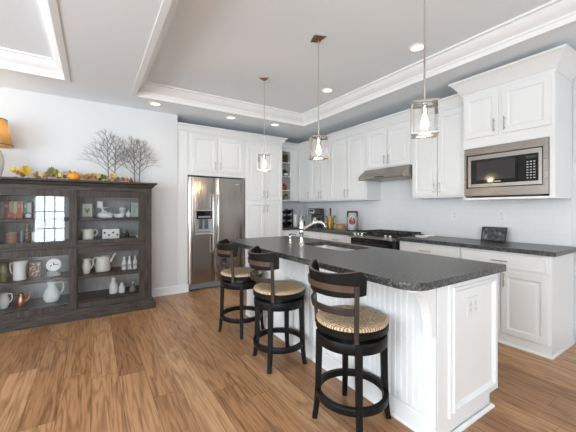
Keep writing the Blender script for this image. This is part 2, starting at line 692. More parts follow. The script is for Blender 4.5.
REAR = [(-3.6, -2.2, 0.6, 2.3), (-1.42, -0.72, 0.18, 2.2), (1.45, 2.85, 0.8, 2.3)]  # middle one is the patio door; the outer two windows are added for light
LEFT = [(-0.6, 2.4, 0.5, 2.4)]  # unseen window, added to let in light from the left
wall_with_openings('wall_rear', XL, XR, ZC, REAR, 'x', YR - 0.12, 0.12)
wall_with_openings('wall_left', YR, YB, ZC, LEFT, 'y', XL - 0.12, 0.12)
for k, (lo, hi, zl, zh) in enumerate(REAR + LEFT):
    mb = MB(frame_of((lo, YR, 0), (1, 0, 0), (0, 1, 0)) if k < 3 else frame_of((XL, hi, 0), (0, -1, 0), (1, 0, 0)))
    W_ = hi - lo
    for (u0, u1, v0, v1) in ((-0.08, 0.0, zl - 0.08, zh + 0.08), (W_, W_ + 0.08, zl - 0.08, zh + 0.08), (0, W_, zl - 0.08, zl), (0, W_, zh, zh + 0.08)):
        mb.box((u0, 0.0, v0), (u1, 0.02, v1))
    nb = 3 if W_ < 1 else max(3, int(W_ / 0.35))
    for j in range(1, nb):
        mb.box((W_ * j / nb - 0.012, -0.06, zl), (W_ * j / nb + 0.012, -0.03, zh))
    for j in range(1, 4):
        z = zl + (zh - zl) * j / 4
        mb.box((0, -0.06, z - 0.012), (W_, -0.03, z + 0.012))
    struct(mb.build('window_%d' % (k + 1), M_TRIM))

dm = wood_dark_material('walnut_door_wood', (0.16, 0.075, 0.035), (0.30, 0.15, 0.075), 0.4, 'Z')
mb = MB(frame_of((3.0, YR + 0.003, 0), (1, 0, 0), (0, 1, 0)))
mb.rect_rings([(0, 0.004, 0.82, 2.08, 0.0), (0, 0.004, 0.82, 2.08, 0.035), (0.12, 0.15, 0.70, 1.96, 0.035), (0.14, 0.17, 0.68, 1.94, 0.02)])
struct(mb.build('door_1', dm))  # unseen door, added for the brown reflection in the fridge

BASEP = [(0, 0), (0, 0.12), (0.006, 0.12), (0.014, 0.105), (0.014, 0.02), (0.026, 0.012), (0.026, 0)]
b = MB()
b.sweep([(o, z) for o, z in BASEP], [(XL, YB), (1.235, YB)])
struct(b.build('baseboard_back', M_TRIM))
b = MB()
b.sweep([(o, z) for o, z in BASEP], [(XR, 0.925), (XR, YR)])
struct(b.build('baseboard_right', M_TRIM))

# glossy tile between counter and wall cabinets
t = MB()
t.box((XR - 0.012, 0.965, 0.916), (XR, YN, 1.72))
t.box((2.975, YN - 0.012, 0.916), (XR - 0.012, YN, 1.46))
struct(t.build('trim_3', M_TILE))


# ================================================================ cabinets
def door_panel(mb, u0, v0, u1, v1, n0=0.0, t=0.02, st=0.052):
    s2 = st + 0.008
    s3 = st + 0.022
    s4 = st + 0.040
    mb.rect_rings([(u0, v0, u1, v1, n0), (u0, v0, u1, v1, n0 + t - 0.003), (u0 + 0.003, v0 + 0.003, u1 - 0.003, v1 - 0.003, n0 + t),
                   (u0 + st, v0 + st, u1 - st, v1 - st, n0 + t), (u0 + s2, v0 + s2, u1 - s2, v1 - s2, n0 + t - 0.008),
                   (u0 + s3, v0 + s3, u1 - s3, v1 - s3, n0 + t - 0.008), (u0 + s4, v0 + s4, u1 - s4, v1 - s4, n0 + t - 0.0045)])


def drawer_front(mb, u0, v0, u1, v1, n0=0.0, t=0.02):
    mb.rect_rings([(u0, v0, u1, v1, n0), (u0, v0, u1, v1, n0 + t - 0.004), (u0 + 0.004, v0 + 0.004, u1 - 0.004, v1 - 0.004, n0 + t),
                   (u0 + 0.020, v0 + 0.020, u1 - 0.020, v1 - 0.020, n0 + t), (u0 + 0.026, v0 + 0.026, u1 - 0.026, v1 - 0.026, n0 + t - 0.003)])


def bar_handle(fr, parent, u, v, n, length=0.13, vertical=True):
    mb = MB(fr)
    r = 0.005
    h = length / 2
    if vertical:
        mb.tube([(u, n + 0.028, v - h), (u, n + 0.028, v + h)], r, 8)
        for s in (-1, 1):
            mb.tube([(u, n, v + s * h * 0.72), (u, n + 0.028, v + s * h * 0.72)], 0.004, 6)
    else:
        mb.tube([(u - h, n + 0.028, v), (u + h, n + 0.028, v)], r, 8)
        for s in (-1, 1):
            mb.tube([(u + s * h * 0.72, n, v), (u + s * h * 0.72, n + 0.028, v)], 0.004, 6)
    return mb.build('handle', M_NICKEL, parent, smooth=40)


def cabinet(name, label, fr, w, depth, z0, z1, doors=(), drawers=(), group=None, toe=None, body_extra=None, shell=None):
    """fr: frame with origin at the left end of the face plane; doors: (u0, v0, u1, v1, handle side 'l'/'r'/None, handle v)"""
    o = fr @ Vector((w / 2, -depth / 2, z0))
    t = thing(name, label, 'cabinet', tuple(o), group)
    mb = MB(fr)
    if shell:
        shell(mb)
    else:
        mb.box((0.0015, -depth, z0), (w - 0.0015, 0, z1))
    if body_extra:
        body_extra(mb)
    mb.build('body', M_CAB, t)
    for (u0, v0, u1, v1, side, hv) in doors:
        d = MB(fr)
        door_panel(d, u0, v0, u1, v1, 0.0005)
        do = d.build('door', M_CAB, t)
        if side:
            bar_handle(fr, do, u0 + 0.030 if side == 'l' else u1 - 0.030, hv, 0.0205)
    for (u0, v0, u1, v1) in drawers:
        d = MB(fr)
        drawer_front(d, u0, v0, u1, v1, 0.0005)
        do = d.build('drawer', M_CAB, t)
        bar_handle(fr, do, (u0 + u1) / 2, (v0 + v1) / 2, 0.0205, 0.14, False)
    if toe:
        toe(t, fr)
    return t


def two_doors(w, v0, v1, hv, m=0.03, gap=0.012):
    c = w / 2
    return [(m, v0, c - gap / 2, v1, 'r', hv), (c + gap / 2, v0, w - m, v1, 'l', hv)]


# ---- refrigerator wall (faces -y)
YF = 4.78
def fr_back(x, y=YF):
    return frame_of((x, y, 0), (1, 0, 0), (0, -1, 0))


def fr_right(y, x):
    return frame_of((x, y, 0), (0, -1, 0), (-1, 0, 0))


pn = MB()
pn.box((XN + 0.002, YF - 0.012, 0.0), (1.230, YF + 0.03, 2.45))
pn.box((1.212, YF + 0.03, 0.0), (1.230, YN - 0.002, 2.45))
o = pn.build('filler_panel', M_CAB)
tag(o, 'tall plain white filler panel left of the steel fridge', 'cabinet panel')

Lk = 'wide white two-door cabinet bridging over the steel fridge'
cabinet('wall_cabinet', Lk, fr_back(1.232), 0.971, YN - YF - 0.002, 1.80, 2.45,
        [(px_x(192, YF) - 1.232, 1.865, px_x(216.4, YF) - 1.232, 2.425, 'r', 1.965), (px_x(217.6, YF) - 1.232, 1.865, px_x(242.6, YF) - 1.232, 2.425, 'l', 1.965)])
Lk = 'floor-to-crown white pantry cabinet between the fridge and the corner'
cabinet('pantry_cabinet', Lk, fr_back(2.205), 0.750, YN - YF - 0.002, 0.0, 2.45,
        two_doors(0.75, 1.425, 2.425, 1.53, 0.025) + two_doors(0.75, 0.13, 1.39, 1.28, 0.025))

# ---- open corner shelf unit on the back wall, face at y = 5.08
def corner_shell(mb):
    d = YN - 5.08 - 0.014
    mb.box((0.0, -d, 1.43), (0.02, 0, 2.45))
    mb.box((0.37, -d, 1.43), (0.39, 0, 2.45))
    mb.box((0.02, -d, 1.43), (0.37, -d + 0.012, 2.45))
    mb.box((0.02, -d + 0.012, 1.43), (0.37, 0, 1.452))
    mb.box((0.02, -d + 0.012, 2.41), (0.37, 0, 2.45))
    mb.box((0.39, -0.02, 1.43), (0.562, 0, 2.45))
cs = cabinet('corner_shelf_unit', 'narrow open white shelf unit in the corner beside the pantry', fr_back(2.958, 5.08), 0.562, 0.33, 1.43, 2.45, shell=corner_shell)
for z in (1.645, 1.920, 2.195):
    s = MB(fr_back(2.958, 5.08))
    s.box((0.0205, -0.30, z - 0.016), (0.3695, -0.004, z))
    s.build('shelf', M_CAB, cs)

# ---- wall cabinets on the right wall, faces at x = 3.53
XU = 3.53
DU = XR - XU - 0.014
def upper(name, label, ya, yb, z0, doors, group=None):
    return cabinet(name, label, fr_right(ya, XU), ya - yb, DU, z0, 2.45, doors, group=group)

G = 'white wall cabinets along the range wall'
w_ = 5.078 - 4.67
upper('wall_cabinet', 'single-door white wall cabinet tucked in the corner by the open shelves', 5.078, 4.67, 1.41, [(0.012, 1.43, w_ - 0.01, 2.425, 'r', 1.53)], G)
w_ = 4.67 - 4.075
upper('wall_cabinet', 'white two-door wall cabinet above the coffee maker', 4.67, 4.075, 1.41, [(0.012, 1.43, 0.318, 2.425, 'r', 1.53), (0.330, 1.43, w_ - 0.012, 2.425, 'l', 1.53)], G)
upper('wall_cabinet', 'tall white two-door wall cabinet just left of the range hood', 4.075, 3.25, 1.41, two_doors(4.075 - 3.25, 1.43, 2.425, 1.53, 0.018), G)
upper('wall_cabinet', 'short white two-door cabinet right above the range hood', 3.25, 2.465, 1.86, two_doors(3.25 - 2.465, 1.88, 2.425, 1.975, 0.018), G)
upper('wall_cabinet', 'white two-door wall cabinet between range hood and microwave', 2.465, 1.752, 1.41, two_doors(2.465 - 1.752, 1.43, 2.425, 1.53, 0.018), G)

# crown on the fridge wall and the run of wall cabinets
CR = [(0.0, 2.452), (0.006, 2.452), (0.012, 2.475), (0.022, 2.48), (0.035, 2.52), (0.058, 2.55), (0.075, 2.558), (0.075, 2.575), (0.0, 2.575)]
c = MB()
c.sweep(CR, [(XN + 0.002, YF), (2.955, YF), (2.955, 5.08), (XU, 5.08), (XU, 1.752)])
struct(c.build('trim_4', M_CAB, smooth=25))
c = MB()                                                   # top board closing the crown
c.box((XN + 0.005, YF, 2.560), (2.955, YN - 0.002, 2.574))
c.box((2.955, 5.08, 2.560), (XR - 0.002, YN - 0.002, 2.574))
c.box((XU, 1.752, 2.560), (XR - 0.002, 5.08, 2.574))
struct(c.build('trim_5', M_CAB))

# ---- deep microwave cabinet, face at x = 3.41
XM = 3.41
MY0, MY1 = 1.750, 0.965
MW = MY0 - MY1
frm = fr_right(MY0, XM)
def mw_shell(mb):
    D = XR - XM - 0.014
    mb.box((0, -D, 1.372), (0.02, 0, 2.50))
    mb.box((MW - 0.02, -D, 1.372), (MW, 0, 2.50))
    mb.box((0.02, -D, 1.985), (MW - 0.02, 0, 2.50))
    mb.box((0.02, -D, 1.372), (MW - 0.02, 0, 1.392))
    mb.box((0.02, -D, 1.392), (MW - 0.02, -D + 0.01, 1.985))
    mb.box((0.02, -0.018, 1.92), (MW - 0.02, 0, 1.985))
    mb.box((0.0, 0.0, 1.372), (MW, 0.012, 1.392))
    mb.box((0.02, -0.018, 1.392), (0.0225, 0, 1.92))
    mb.box((MW - 0.0395, -0.018, 1.392), (MW - 0.02, 0, 1.92))
mwc = cabinet('microwave_cabinet', 'deep white wall cabinet with its own crown housing the microwave', frm, MW, XR - XM - 0.014, 1.372, 2.50,
              [(0.018, 2.022, MY0 - 1.404, 2.468, 'r', 2.115), (MY0 - 1.372, 2.022, MW - 0.024, 2.468, 'l', 2.115)], shell=mw_shell)
c = MB()
CR2 = [(0.0, 2.490), (0.006, 2.490), (0.010, 2.508), (0.020, 2.515), (0.040, 2.555), (0.075, 2.605), (0.098, 2.628), (0.105, 2.632), (0.105, 2.650), (0.0, 2.650)]
c.sweep(CR2, [(XR - 0.015, MY0), (XM, MY0), (XM, MY1), (XR - 0.015, MY1)])
c.box((XM, MY1, 2.636), (XR - 0.015, MY0, 2.650))
c.build('crown', M_CAB, mwc, smooth=25)

# ---- microwave
mw = thing('microwave', 'built-in stainless microwave with black door glass and keypad', 'microwave', (3.55, (MY0 + MY1) / 2, 1.3935))
def wy(y):
    return MY0 - y
a0, a1 = wy(1.727), wy(1.005)
mb = MB(frm)
mb.box((a0 + 0.06, -0.36, 1.3935), (a1 - 0.06, -0.02, 1.87))
mb.build('body', M_BLACK, mw)
mb = MB(frm)                                               # wide trim kit frame
i0, i1 = wy(1.705), wy(1.043)
mb.rings([[(u0, n, v0), (u1, n, v0), (u1, n, v1), (u0, n, v1)] for (u0, v0, u1, v1, n) in
          ((a0, 1.41, a1, 1.914, 0.0125), (a0, 1.41, a1, 1.914, 0.022), (i0, 1.493, i1, 1.842, 0.022), (i0, 1.493, i1, 1.842, -0.015))], False, False)
mb.build('trim_frame', M_STEEL, mw)
mb = MB(frm)
j0, j1, s0, s1 = i0 + 0.010, i1 - 0.010, wy(1.664), wy(1.079)
mb.rings([[(u0, n, v0), (u1, n, v0), (u1, n, v1), (u0, n, v1)] for (u0, v0, u1, v1, n) in
          ((j0, 1.503, j1, 1.832, -0.018), (j0, 1.503, j1, 1.832, 0.014), (s0, 1.535, s1, 1.790, 0.014), (s0, 1.535, s1, 1.790, -0.004))], False, False)
mb.build('door_surround', mat('pale_steel', (0.38, 0.36, 0.34), 0.35, 1.0), mw)
mb = MB(frm)
kx = wy(1.241)
mb.box((s0, -0.018, 1.535), (kx - 0.002, 0.008, 1.790))
dg = mb.build('door_glass', M_BLKGLASS, mw)
mb = MB(frm)
mb.box((s0 + 0.055, 0.0085, 1.575), (kx - 0.02, 0.0095, 1.765))
mb.build('mesh_screen', mat('dark_grey_screen', (0.035, 0.035, 0.037), 0.12), dg)
mb = MB(frm)
mb.box((kx + 0.002, -0.018, 1.535), (s1, 0.008, 1.790))
kp = mb.build('control_panel', M_BLKGLASS, mw)
M_KEY = mat('grey_key_print', (0.45, 0.45, 0.46), 0.5)
for r in range(7):
    for q in range(3):
        k_ = MB(frm)
        u = kx + 0.070 + q * 0.026
        v = 1.560 + r * 0.025
        k_.box((u, 0.0085, v), (u + 0.015, 0.0095, v + 0.010))
        k_.build('key', M_KEY, kp)
k_ = MB(frm)
k_.box((kx + 0.065, 0.0085, 1.748), (kx + 0.145, 0.0095, 1.770))
k_.build('display', mat('display_glass', (0.05, 0.06, 0.06), 0.1), kp)
k_ = MB(frm)
k_.box((kx - 0.20, 0.0085, 1.548), (kx - 0.145, 0.0095, 1.560))
k_.build('badge', M_KEY, dg)

# ---- range hood
hd = thing('range_hood', 'slim stainless range hood under the short cabinet', 'range hood', (3.6, 2.86, 1.69))
mb = MB()
prof = [(XR - 0.014, 1.858), (3.49, 1.858), (3.345, 1.745), (3.345, 1.700), (3.365, 1.692), (3.40, 1.705), (XR - 0.014, 1.705)]
mb.prism([(x, z) for x, z in prof], 2.470, 3.245, 'y')
mb.build('canopy', M_STEEL, hd, bev=0.004)
mb = MB()
mb.box((3.42, 2.52, 1.700), (3.80, 3.19, 1.7045))
mb.build('filter', mat('filter_mesh', (0.35, 0.34, 0.33), 0.4, 0.9), hd)
mb = MB()
mb.box((3.3435, 2.78, 1.715), (3.345, 2.94, 1.73))
mb.build('switch_strip', M_BLACK, hd)

# ---- base cabinets right of the range, faces at x = 3.285
XB = 3.285
def shoe(t, fr):
    pass
def base_cab(label, ya, yb, group, end=False):
    w = ya - yb
    fr = fr_right(ya, XB)
    def extra(mb):
        # base board and shoe moulding
        mb.box((0.0015, 0, 0), (w - 0.0015, 0.008, 0.092))
        mb.prism([(0.008, 0.0), (0.022, 0.0), (0.020, 0.010), (0.008, 0.018)], 0.0015, w - 0.0015 + (0.012 if end else 0), 'x')
        if end:
            mb.box((w - 0.0015, -XR + XB + 0.014, 0.0), (w + 0.008, 0.008, 0.018))
            mb.box((w - 0.0015, -XR + XB + 0.014, 0.0), (w + 0.010, 0.015, 0.010))
    return cabinet('base_cabinet', label, fr, w, XR - XB - 0.014, 0.0, 0.872,
                   two_doors(w, 0.105, 0.69, 0.61, 0.02), [(0.02, 0.715, w - 0.02, 0.855)], group, body_extra=extra)

G2 = 'white base cabinets along the range wall'
base_cab('white base cabinet at the run\'s open end below the tablet', 1.715, 0.950, G2, True)
base_cab('white base cabinet directly right of the black range', 2.475, 1.717, G2)
base_cab('white base cabinet directly left of the black range', 4.05, 3.245, G2)
base_cab('white base cabinet running into the corner under the coffee maker', 4.79, 4.052, G2)
t = cabinet('base_cabinet', 'white corner base cabinet beside the pantry', fr_back(2.962, 4.80), 0.88, YN - 4.80 - 0.014, 0.0, 0.872, [], group=G2)

# ---- counters of the range wall
cc = slab(rounded_rect(3.245, 0.918, XR - 0.013, 2.478, (0.02, 0, 0, 0)), [], 0.8735, 0.914)
tag(cc.build('countertop', M_GRAN, bev=0.005), 'dark speckled granite countertop right of the range under the tablet', 'countertop')
cc = slab([(3.245, 3.242), (XR - 0.013, 3.242), (XR - 0.013, YN - 0.013), (2.962, YN - 0.013), (2.962, 4.765), (3.245, 4.765)], [], 0.8735, 0.914)
tag(cc.build('countertop', M_GRAN, bev=0.005), 'dark granite corner countertop left of the range with small appliances', 'countertop')

# ---- range
RY0, RY1 = 2.482, 3.238
rg = thing('range', 'black slide-in gas range with steel knobs and iron grates', 'range', (3.5, 2.86, 0))
mb = MB()
mb.box((3.25, RY0, 0.08), (XR - 0.02, RY1, 0.905))
mb.box((3.29, RY0 + 0.02, 0.0), (XR - 0.05, RY1 - 0.02, 0.08))
mb.build('body', M_BLACK, rg)
mb = MB()
mb.box((3.255, RY0, 0.9055), (XR - 0.02, RY1, 0.922))
mb.build('cooktop', mat('black_enamel', (0.012, 0.012, 0.013), 0.22), rg, bev=0.004)
mb = MB()
mb.prism([(3.2495, 0.905), (3.19, 0.894), (3.142, 0.880), (3.142, 0.868), (3.2495, 0.860)], RY0, RY1, 'y')
cp = mb.build('control_panel', M_STEEL, rg, bev=0.003)
mb = MB()
mb.box((3.175, RY0 + 0.004, 0.20), (3.2495, RY1 - 0.004, 0.856))
od = mb.build('oven_door', M_BLKGLASS, rg, bev=0.004)
mb = MB()
mb.tube([(3.135, RY0 + 0.06, 0.80), (3.135, RY1 - 0.06, 0.80)], 0.011, 10)
for y in (RY0 + 0.10, RY1 - 0.10):
    mb.tube([(3.135, y, 0.80), (3.1745, y, 0.80)], 0.008, 8)
mb.build('handle', M_BLACK, od, smooth=40)
mb = MB()
mb.box((3.178, RY0 + 0.004, 0.085), (3.2495, RY1 - 0.004, 0.195))
mb.build('drawer', M_BLACK, rg, bev=0.003)
for y in (3.165, 3.10, 3.03, 2.62, 2.55):
    mb = MB(Matrix.Translation((3.200, y, 0.902)) @ Matrix.Rotation(math.radians(-25), 4, 'Y'))
    mb.lathe([(0.023, -0.004), (0.023, 0.006), (0.018, 0.009), (0.017, 0.028), (0.014, 0.032)], seg=16)
    mb.build('knob', M_CHROME, rg, smooth=40)
for k in range(3):
    y0 = RY0 + 0.03 + k * 0.232
    y1 = y0 + 0.226
    mb = MB()
    for (xa, ya, xb, yb) in ((3.30, y0, 3.315, y1), (3.78, y0, 3.795, y1), (3.30, y0, 3.795, y0 + 0.014), (3.30, y1 - 0.014, 3.795, y1),
                             (3.30, (y0 + y1) / 2 - 0.006, 3.795, (y0 + y1) / 2 + 0.006), (3.54, y0, 3.555, y1), (3.42, y0, 3.432, y1), (3.67, y0, 3.682, y1)):
        mb.box((xa, ya, 0.938), (xb, yb, 0.954))
    for xa in (3.30, 3.78):
        for ya in (y0, y1 - 0.014):
            mb.box((xa, ya, 0.9222), (xa + 0.015, ya + 0.014, 0.938))
    mb.build('grate', M_IRON, rg)
    for xa in (3.42, 3.67):
        mb = MB()
        mb.lathe([(0.045, 0.9222), (0.045, 0.930), (0.030, 0.934), (0.0, 0.935)], ((xa), (y0 + y1) / 2, 0), 16)
        mb.build('burner', M_IRON, rg, smooth=40)

# ================================================================ refrigerator
fx0, fx1 = px_x(188.2, YF), px_x(244.2, YF)
fx0 = max(fx0, 1.236)
fr = thing('refrigerator', 'stainless side-by-side refrigerator with dispenser in left door', 'refrigerator', ((fx0 + fx1) / 2, 5.08, 0))
mb = MB()
mb.box((fx0 + 0.004, YF + 0.03, 0.02), (fx1 - 0.004, YN - 0.03, 1.755))
mb.build('body', mat('grey_fridge_side', (0.10, 0.10, 0.105), 0.4), fr)
fm = px_x(214.3, YF)
YD = YF - 0.020


def fridge_door(x0, x1, hole=None):
    mb = MB()
    # gently bowed front
    n = 12
    def row(z):
        out = []
        for k in range(n + 1):
            s = k / n
            e = min(s, 1 - s) * (x1 - x0)
            y = YD - 0.008 - 0.004 * math.sin(math.pi * s) + (0.012 * (1 - min(1, e / 0.014)) ** 2)
            out.append((x0 + (x1 - x0) * s, y, z))
        return out
    zs = [0.105, 0.88, 1.255, 1.772]
    fr_rows = [[mb.v(p) for p in row(z)] for z in zs]
    bk = [[mb.v((x0, YF + 0.028, z)), mb.v((x1, YF + 0.028, z))] for z in zs]
    for r in range(3):
        for k in range(n):
            if hole and r == 1 and hole[0] <= k < hole[1]:
                continue
            mb.face([fr_rows[r][k], fr_rows[r][k + 1], fr_rows[r + 1][k + 1], fr_rows[r + 1][k]])
        mb.face([bk[r][0], fr_rows[r][0], fr_rows[r + 1][0], bk[r + 1][0]])
        mb.face([fr_rows[r][n], bk[r][1], bk[r + 1][1], fr_rows[r + 1][n]])
        mb.face([bk[r][1], bk[r][0], bk[r + 1][0], bk[r + 1][1]])
    mb.face(fr_rows[0] + [bk[0][1], bk[0][0]])
    mb.face(list(reversed(fr_rows[3])) + [bk[3][0], bk[3][1]])
    return mb, row


dw = fm - 0.004 - fx0 - 0.002
mb, row = fridge_door(fx0 + 0.002, fm - 0.004, (3, 11))
ld = mb.build('door', M_FRIDGE, fr, smooth=35)
ld['label'] = 'narrow left freezer door with dispenser'
mb, _ = fridge_door(fm + 0.002, fx1 - 0.002)
rd = mb.build('door', M_FRIDGE, fr, smooth=35)
hx0, hx1 = fx0 + 0.002 + dw * 3 / 12, fx0 + 0.002 + dw * 11 / 12
disp = MB()
disp.rings([[(u0, n, v0), (u1, n, v0), (u1, n, v1), (u0, n, v1)] for (u0, v0, u1, v1, n) in
            ((hx0, 0.88, hx1, 1.255, YD - 0.008), (hx0 - 0.008, 0.872, hx1 + 0.008, 1.263, YD - 0.020), (hx0 + 0.012, 0.90, hx1 - 0.012, 1.24, YD - 0.018), (hx0 + 0.012, 0.90, hx1 - 0.012, 1.24, YD + 0.040))], False, True)
dp = disp.build('dispenser', mat('dispenser_grey', (0.42, 0.42, 0.42), 0.35, 0.5), fr, smooth=30)
k_ = MB()
k_.box((hx0 + 0.012, YD - 0.016, 1.115), (hx1 - 0.012, YD + 0.035, 1.24))
k_.build('control_panel', M_BLKGLASS, dp)
k_ = MB()
k_.box((hx0 + 0.04, YD - 0.0175, 1.135), (hx1 - 0.04, YD - 0.0165, 1.160))
k_.build('display', mat('display_grey', (0.30, 0.31, 0.33), 0.3), dp)
for s in (0.34, 0.66):
    k_ = MB()
    xx = hx0 + (hx1 - hx0) * s
    k_.box((xx - 0.028, YD + 0.010, 0.955), (xx + 0.028, YD + 0.036, 1.105))
    k_.build('paddle', mat('dispenser_dark', (0.10, 0.10, 0.105), 0.3), dp, bev=0.004)
k_ = MB()
k_.box((hx0 + 0.014, YD - 0.012, 0.9015), (hx1 - 0.014, YD + 0.036, 0.918))
k_.build('drip_tray', M_CHROME, dp)
for (hx, par) in ((fm - 0.040, ld), (fm + 0.040, rd)):
    h = MB()
    pts = [(hx, YD - 0.008, 1.50), (hx, YD - 0.045, 1.50), (hx, YD - 0.058, 1.44), (hx, YD - 0.062, 1.05), (hx, YD - 0.058, 0.64), (hx, YD - 0.045, 0.58), (hx, YD - 0.008, 0.58)]
    h.tube(pts, 0.015, 10)
    h.build('handle', M_CHROME, par, smooth=40)
k_ = MB()
k_.box((fx1 - 0.20, YD - 0.0115, 1.675), (fx1 - 0.11, YD - 0.0085, 1.69))
k_.build('badge', M_CHROME, rd)
k_ = MB()
k_.box((fx0 + 0.01, YF - 0.006, 0.018), (fx1 - 0.01, YF + 0.028, 0.098))
for k in range(4):
    k_.box((fx0 + 0.05, YF - 0.010, 0.028 + k * 0.016), (fx1 - 0.05, YF - 0.006, 0.036 + k * 0.016))
k_.build('toe_grille', mat('grey_grille', (0.20, 0.20, 0.21), 0.4), fr)
for xx in (fx0 + 0.03, fx1 - 0.07):
    k_ = MB()
    k_.box((xx, YF - 0.012, 0.0), (xx + 0.04, YF + 0.028, 0.0178))
    k_.build('foot', M_BLACK, fr)

# ================================================================ island
IX0, IX1, IY0, IY1 = 1.568, 2.235, 0.945, 3.36
ISH = (1.86, 2.05)
SX0, SX1, SY0, SY1 = 1.80, 2.17, 1.93, 2.60
isl = thing('island', 'white kitchen island with beadboard side and panelled end', 'kitchen island', (ISH[0], ISH[1], 0))
mb = MB()
mb.box((IX0 + 0.012, IY0 + 0.002, 0.0), (2.168, IY1, 0.10))
mb.box((IX0 + 0.012, IY0 + 0.002, 0.10), (IX1, SY0 - 0.03, 0.8725))
mb.box((IX0 + 0.012, SY1 + 0.03, 0.10), (IX1, IY1, 0.8725))
mb.box((IX0 + 0.012, SY0 - 0.03, 0.10), (IX1, SY1 + 0.03, 0.66))
mb.box((IX0 + 0.012, SY0 - 0.03, 0.66), (SX0 - 0.03, SY1 + 0.03, 0.8725))
mb.box((SX1 + 0.03, SY0 - 0.03, 0.66), (IX1, SY1 + 0.03, 0.8725))
mb.box((IX0, IY0, 0), (IX0 + 0.118, IY0 + 0.0019, 0.8725))
mb.build('body', M_CAB, isl)
mb = MB()                                                  # beadboard with V grooves
poly = [(IX0 + 0.0125, 1.012)]
y = 1.012
pitch = 0.041
while y < IY1 - 0.06:
    poly += [(IX0 + 0.002, y), (IX0 + 0.002, y + pitch - 0.013), (IX0 + 0.010, y + pitch - 0.0065), (IX0 + 0.002, y + pitch - 0.0005)]
    y += pitch
poly += [(IX0 + 0.002, y), (IX0 + 0.002, IY1), (IX0 + 0.0125, IY1)]
mb.prism(poly, 0.0, 0.8725)
mb.build('beadboard', M_CAB, isl)
mb = MB()                                                  # corner post
mb.box((IX0, IY0 - 0.001, 0), (IX0 + 0.0115, 1.011, 0.8725))
mb.box((IX0, IY0 - 0.006, 0), (IX0 + 0.108, IY0 - 0.0005, 0.8725))
mb.build('corner_post', M_CAB, isl)
mb = MB()
mb.sweep([(0, 0.0), (0.018, 0.0), (0.016, 0.010), (0.011, 0.018), (0.011, 0.105), (0.004, 0.118), (0, 0.118)], [(IX0, IY1), (IX0, 1.011)])
mb.sweep([(0, 0.0), (0.018, 0.0), (0.016, 0.010), (0.006, 0.018), (0, 0.018)], [(IX0, 1.011), (IX0, IY0 - 0.006), (2.168, IY0 - 0.006), (2.168, 1.2)])
mb.build('baseboard', M_CAB, isl)
fe = frame_of((0, IY0, 0), (1, 0, 0), (0, -1, 0))
mb = MB(fe)                                                # framed end panel
u0, u1, v0, v1 = 1.672, 2.236, 0.104, 0.862
mb.rect_rings([(u0, v0, u1, v1, 0.0), (u0, v0, u1, v1, 0.018), (u0 + 0.026, v0 + 0.026, u1 - 0.026, v1 - 0.026, 0.018), (u0 + 0.030, v0 + 0.030, u1 - 0.030, v1 - 0.030, 0.026),
               (u0 + 0.045, v0 + 0.045, u1 - 0.045, v1 - 0.045, 0.026), (u0 + 0.054, v0 + 0.054, u1 - 0.054, v1 - 0.054, 0.016), (u0 + 0.062, v0 + 0.062, u1 - 0.062, v1 - 0.062, 0.008)])
mb.build('end_panel', M_CAB, isl)
mb = MB()                                                  # curved bracket under the overhang
pts = [(IX0 - 0.0005, 0.8715), (1.385, 0.8715), (1.385, 0.848)]
for k in range(11):
    a = math.radians(90 * k / 10)
    pts.append((1.395 + 0.126 * math.sin(a), 0.610 + 0.232 * math.cos(a)))
pts += [(1.521, 0.585), (IX0 - 0.0005, 0.585)]
mb.prism(pts, 0.948, 1.000, 'y')
mb.build('corbel', M_CAB, isl, bev=0.003)
fk = frame_of((IX1, IY0, 0), (0, 1, 0), (1, 0, 0))        # kitchen side doors
ed = [0.02, 0.49, 0.96, 1.44, 1.92, 2.40]
for a, b_ in zip(ed, ed[1:]):
    d = MB(fk)
    door_panel(d, a + 0.006, 0.115, b_ - 0.006, 0.69, 0.0005)
    do = d.build('door', M_CAB, isl)
    bar_handle(fk, do, b_ - 0.05, 0.61, 0.0205)
    d = MB(fk)
    drawer_front(d, a + 0.006, 0.71, b_ - 0.006, 0.855, 0.0005)
    do = d.build('drawer', M_CAB, isl)
    bar_handle(fk, do, (a + b_) / 2, 0.785, 0.0205, 0.14, False)

sink_hole = rounded_rect(SX0, SY0, SX1, SY1, (0.05,) * 4, 5)
top = slab(rounded_rect(1.295, 0.885, 2.265, 3.40, (0.11, 0.015, 0.015, 0.06), 8), [sink_hole], 0.874, 0.914)
tag(top.build('countertop', M_GRAN, bev=0.006), 'long dark granite island countertop with rounded corner and sink cutout', 'countertop')

# sink
sk = thing('sink', 'stainless double-bowl undermount sink in the island', 'sink', (1.985, 2.265, 0.68))
M_SINK = mat('satin_sink_steel', (0.86, 0.85, 0.84), 0.34, 1.0)
for (ya, yb) in ((SY0 - 0.010, 2.255), (2.270, SY1 + 0.010)):
    mb = MB()
    rs = []
    xa, xb = SX0 - 0.010, SX1 + 0.010
    for (ins, z, r) in ((0.0, 0.8725, 0.05), (0.012, 0.8725, 0.05), (0.016, 0.72, 0.05), (0.035, 0.695, 0.05), (0.08, 0.688, 0.03)):
        rs.append([(x, y, z) for x, y in rounded_rect(xa + ins, ya + ins, xb - ins, yb - ins, (r,) * 4, 5)])
    mb.rings(rs, False, True)
    bw = mb.build('bowl', M_SINK, sk, smooth=40)
    d = MB()
    d.lathe([(0.040, 0.6885), (0.040, 0.691), (0.028, 0.691), (0.0, 0.6895)], ((xa + xb) / 2, (ya + yb) / 2, 0), 16)
    d.build('drain', M_CHROME, bw, smooth=40)
mb = MB()
mb.box((SX0 + 0.01, 2.246, 0.855), (SX1 - 0.01, 2.279, 0.8735))
mb.build('divider', M_SINK, sk, bev=0.003)

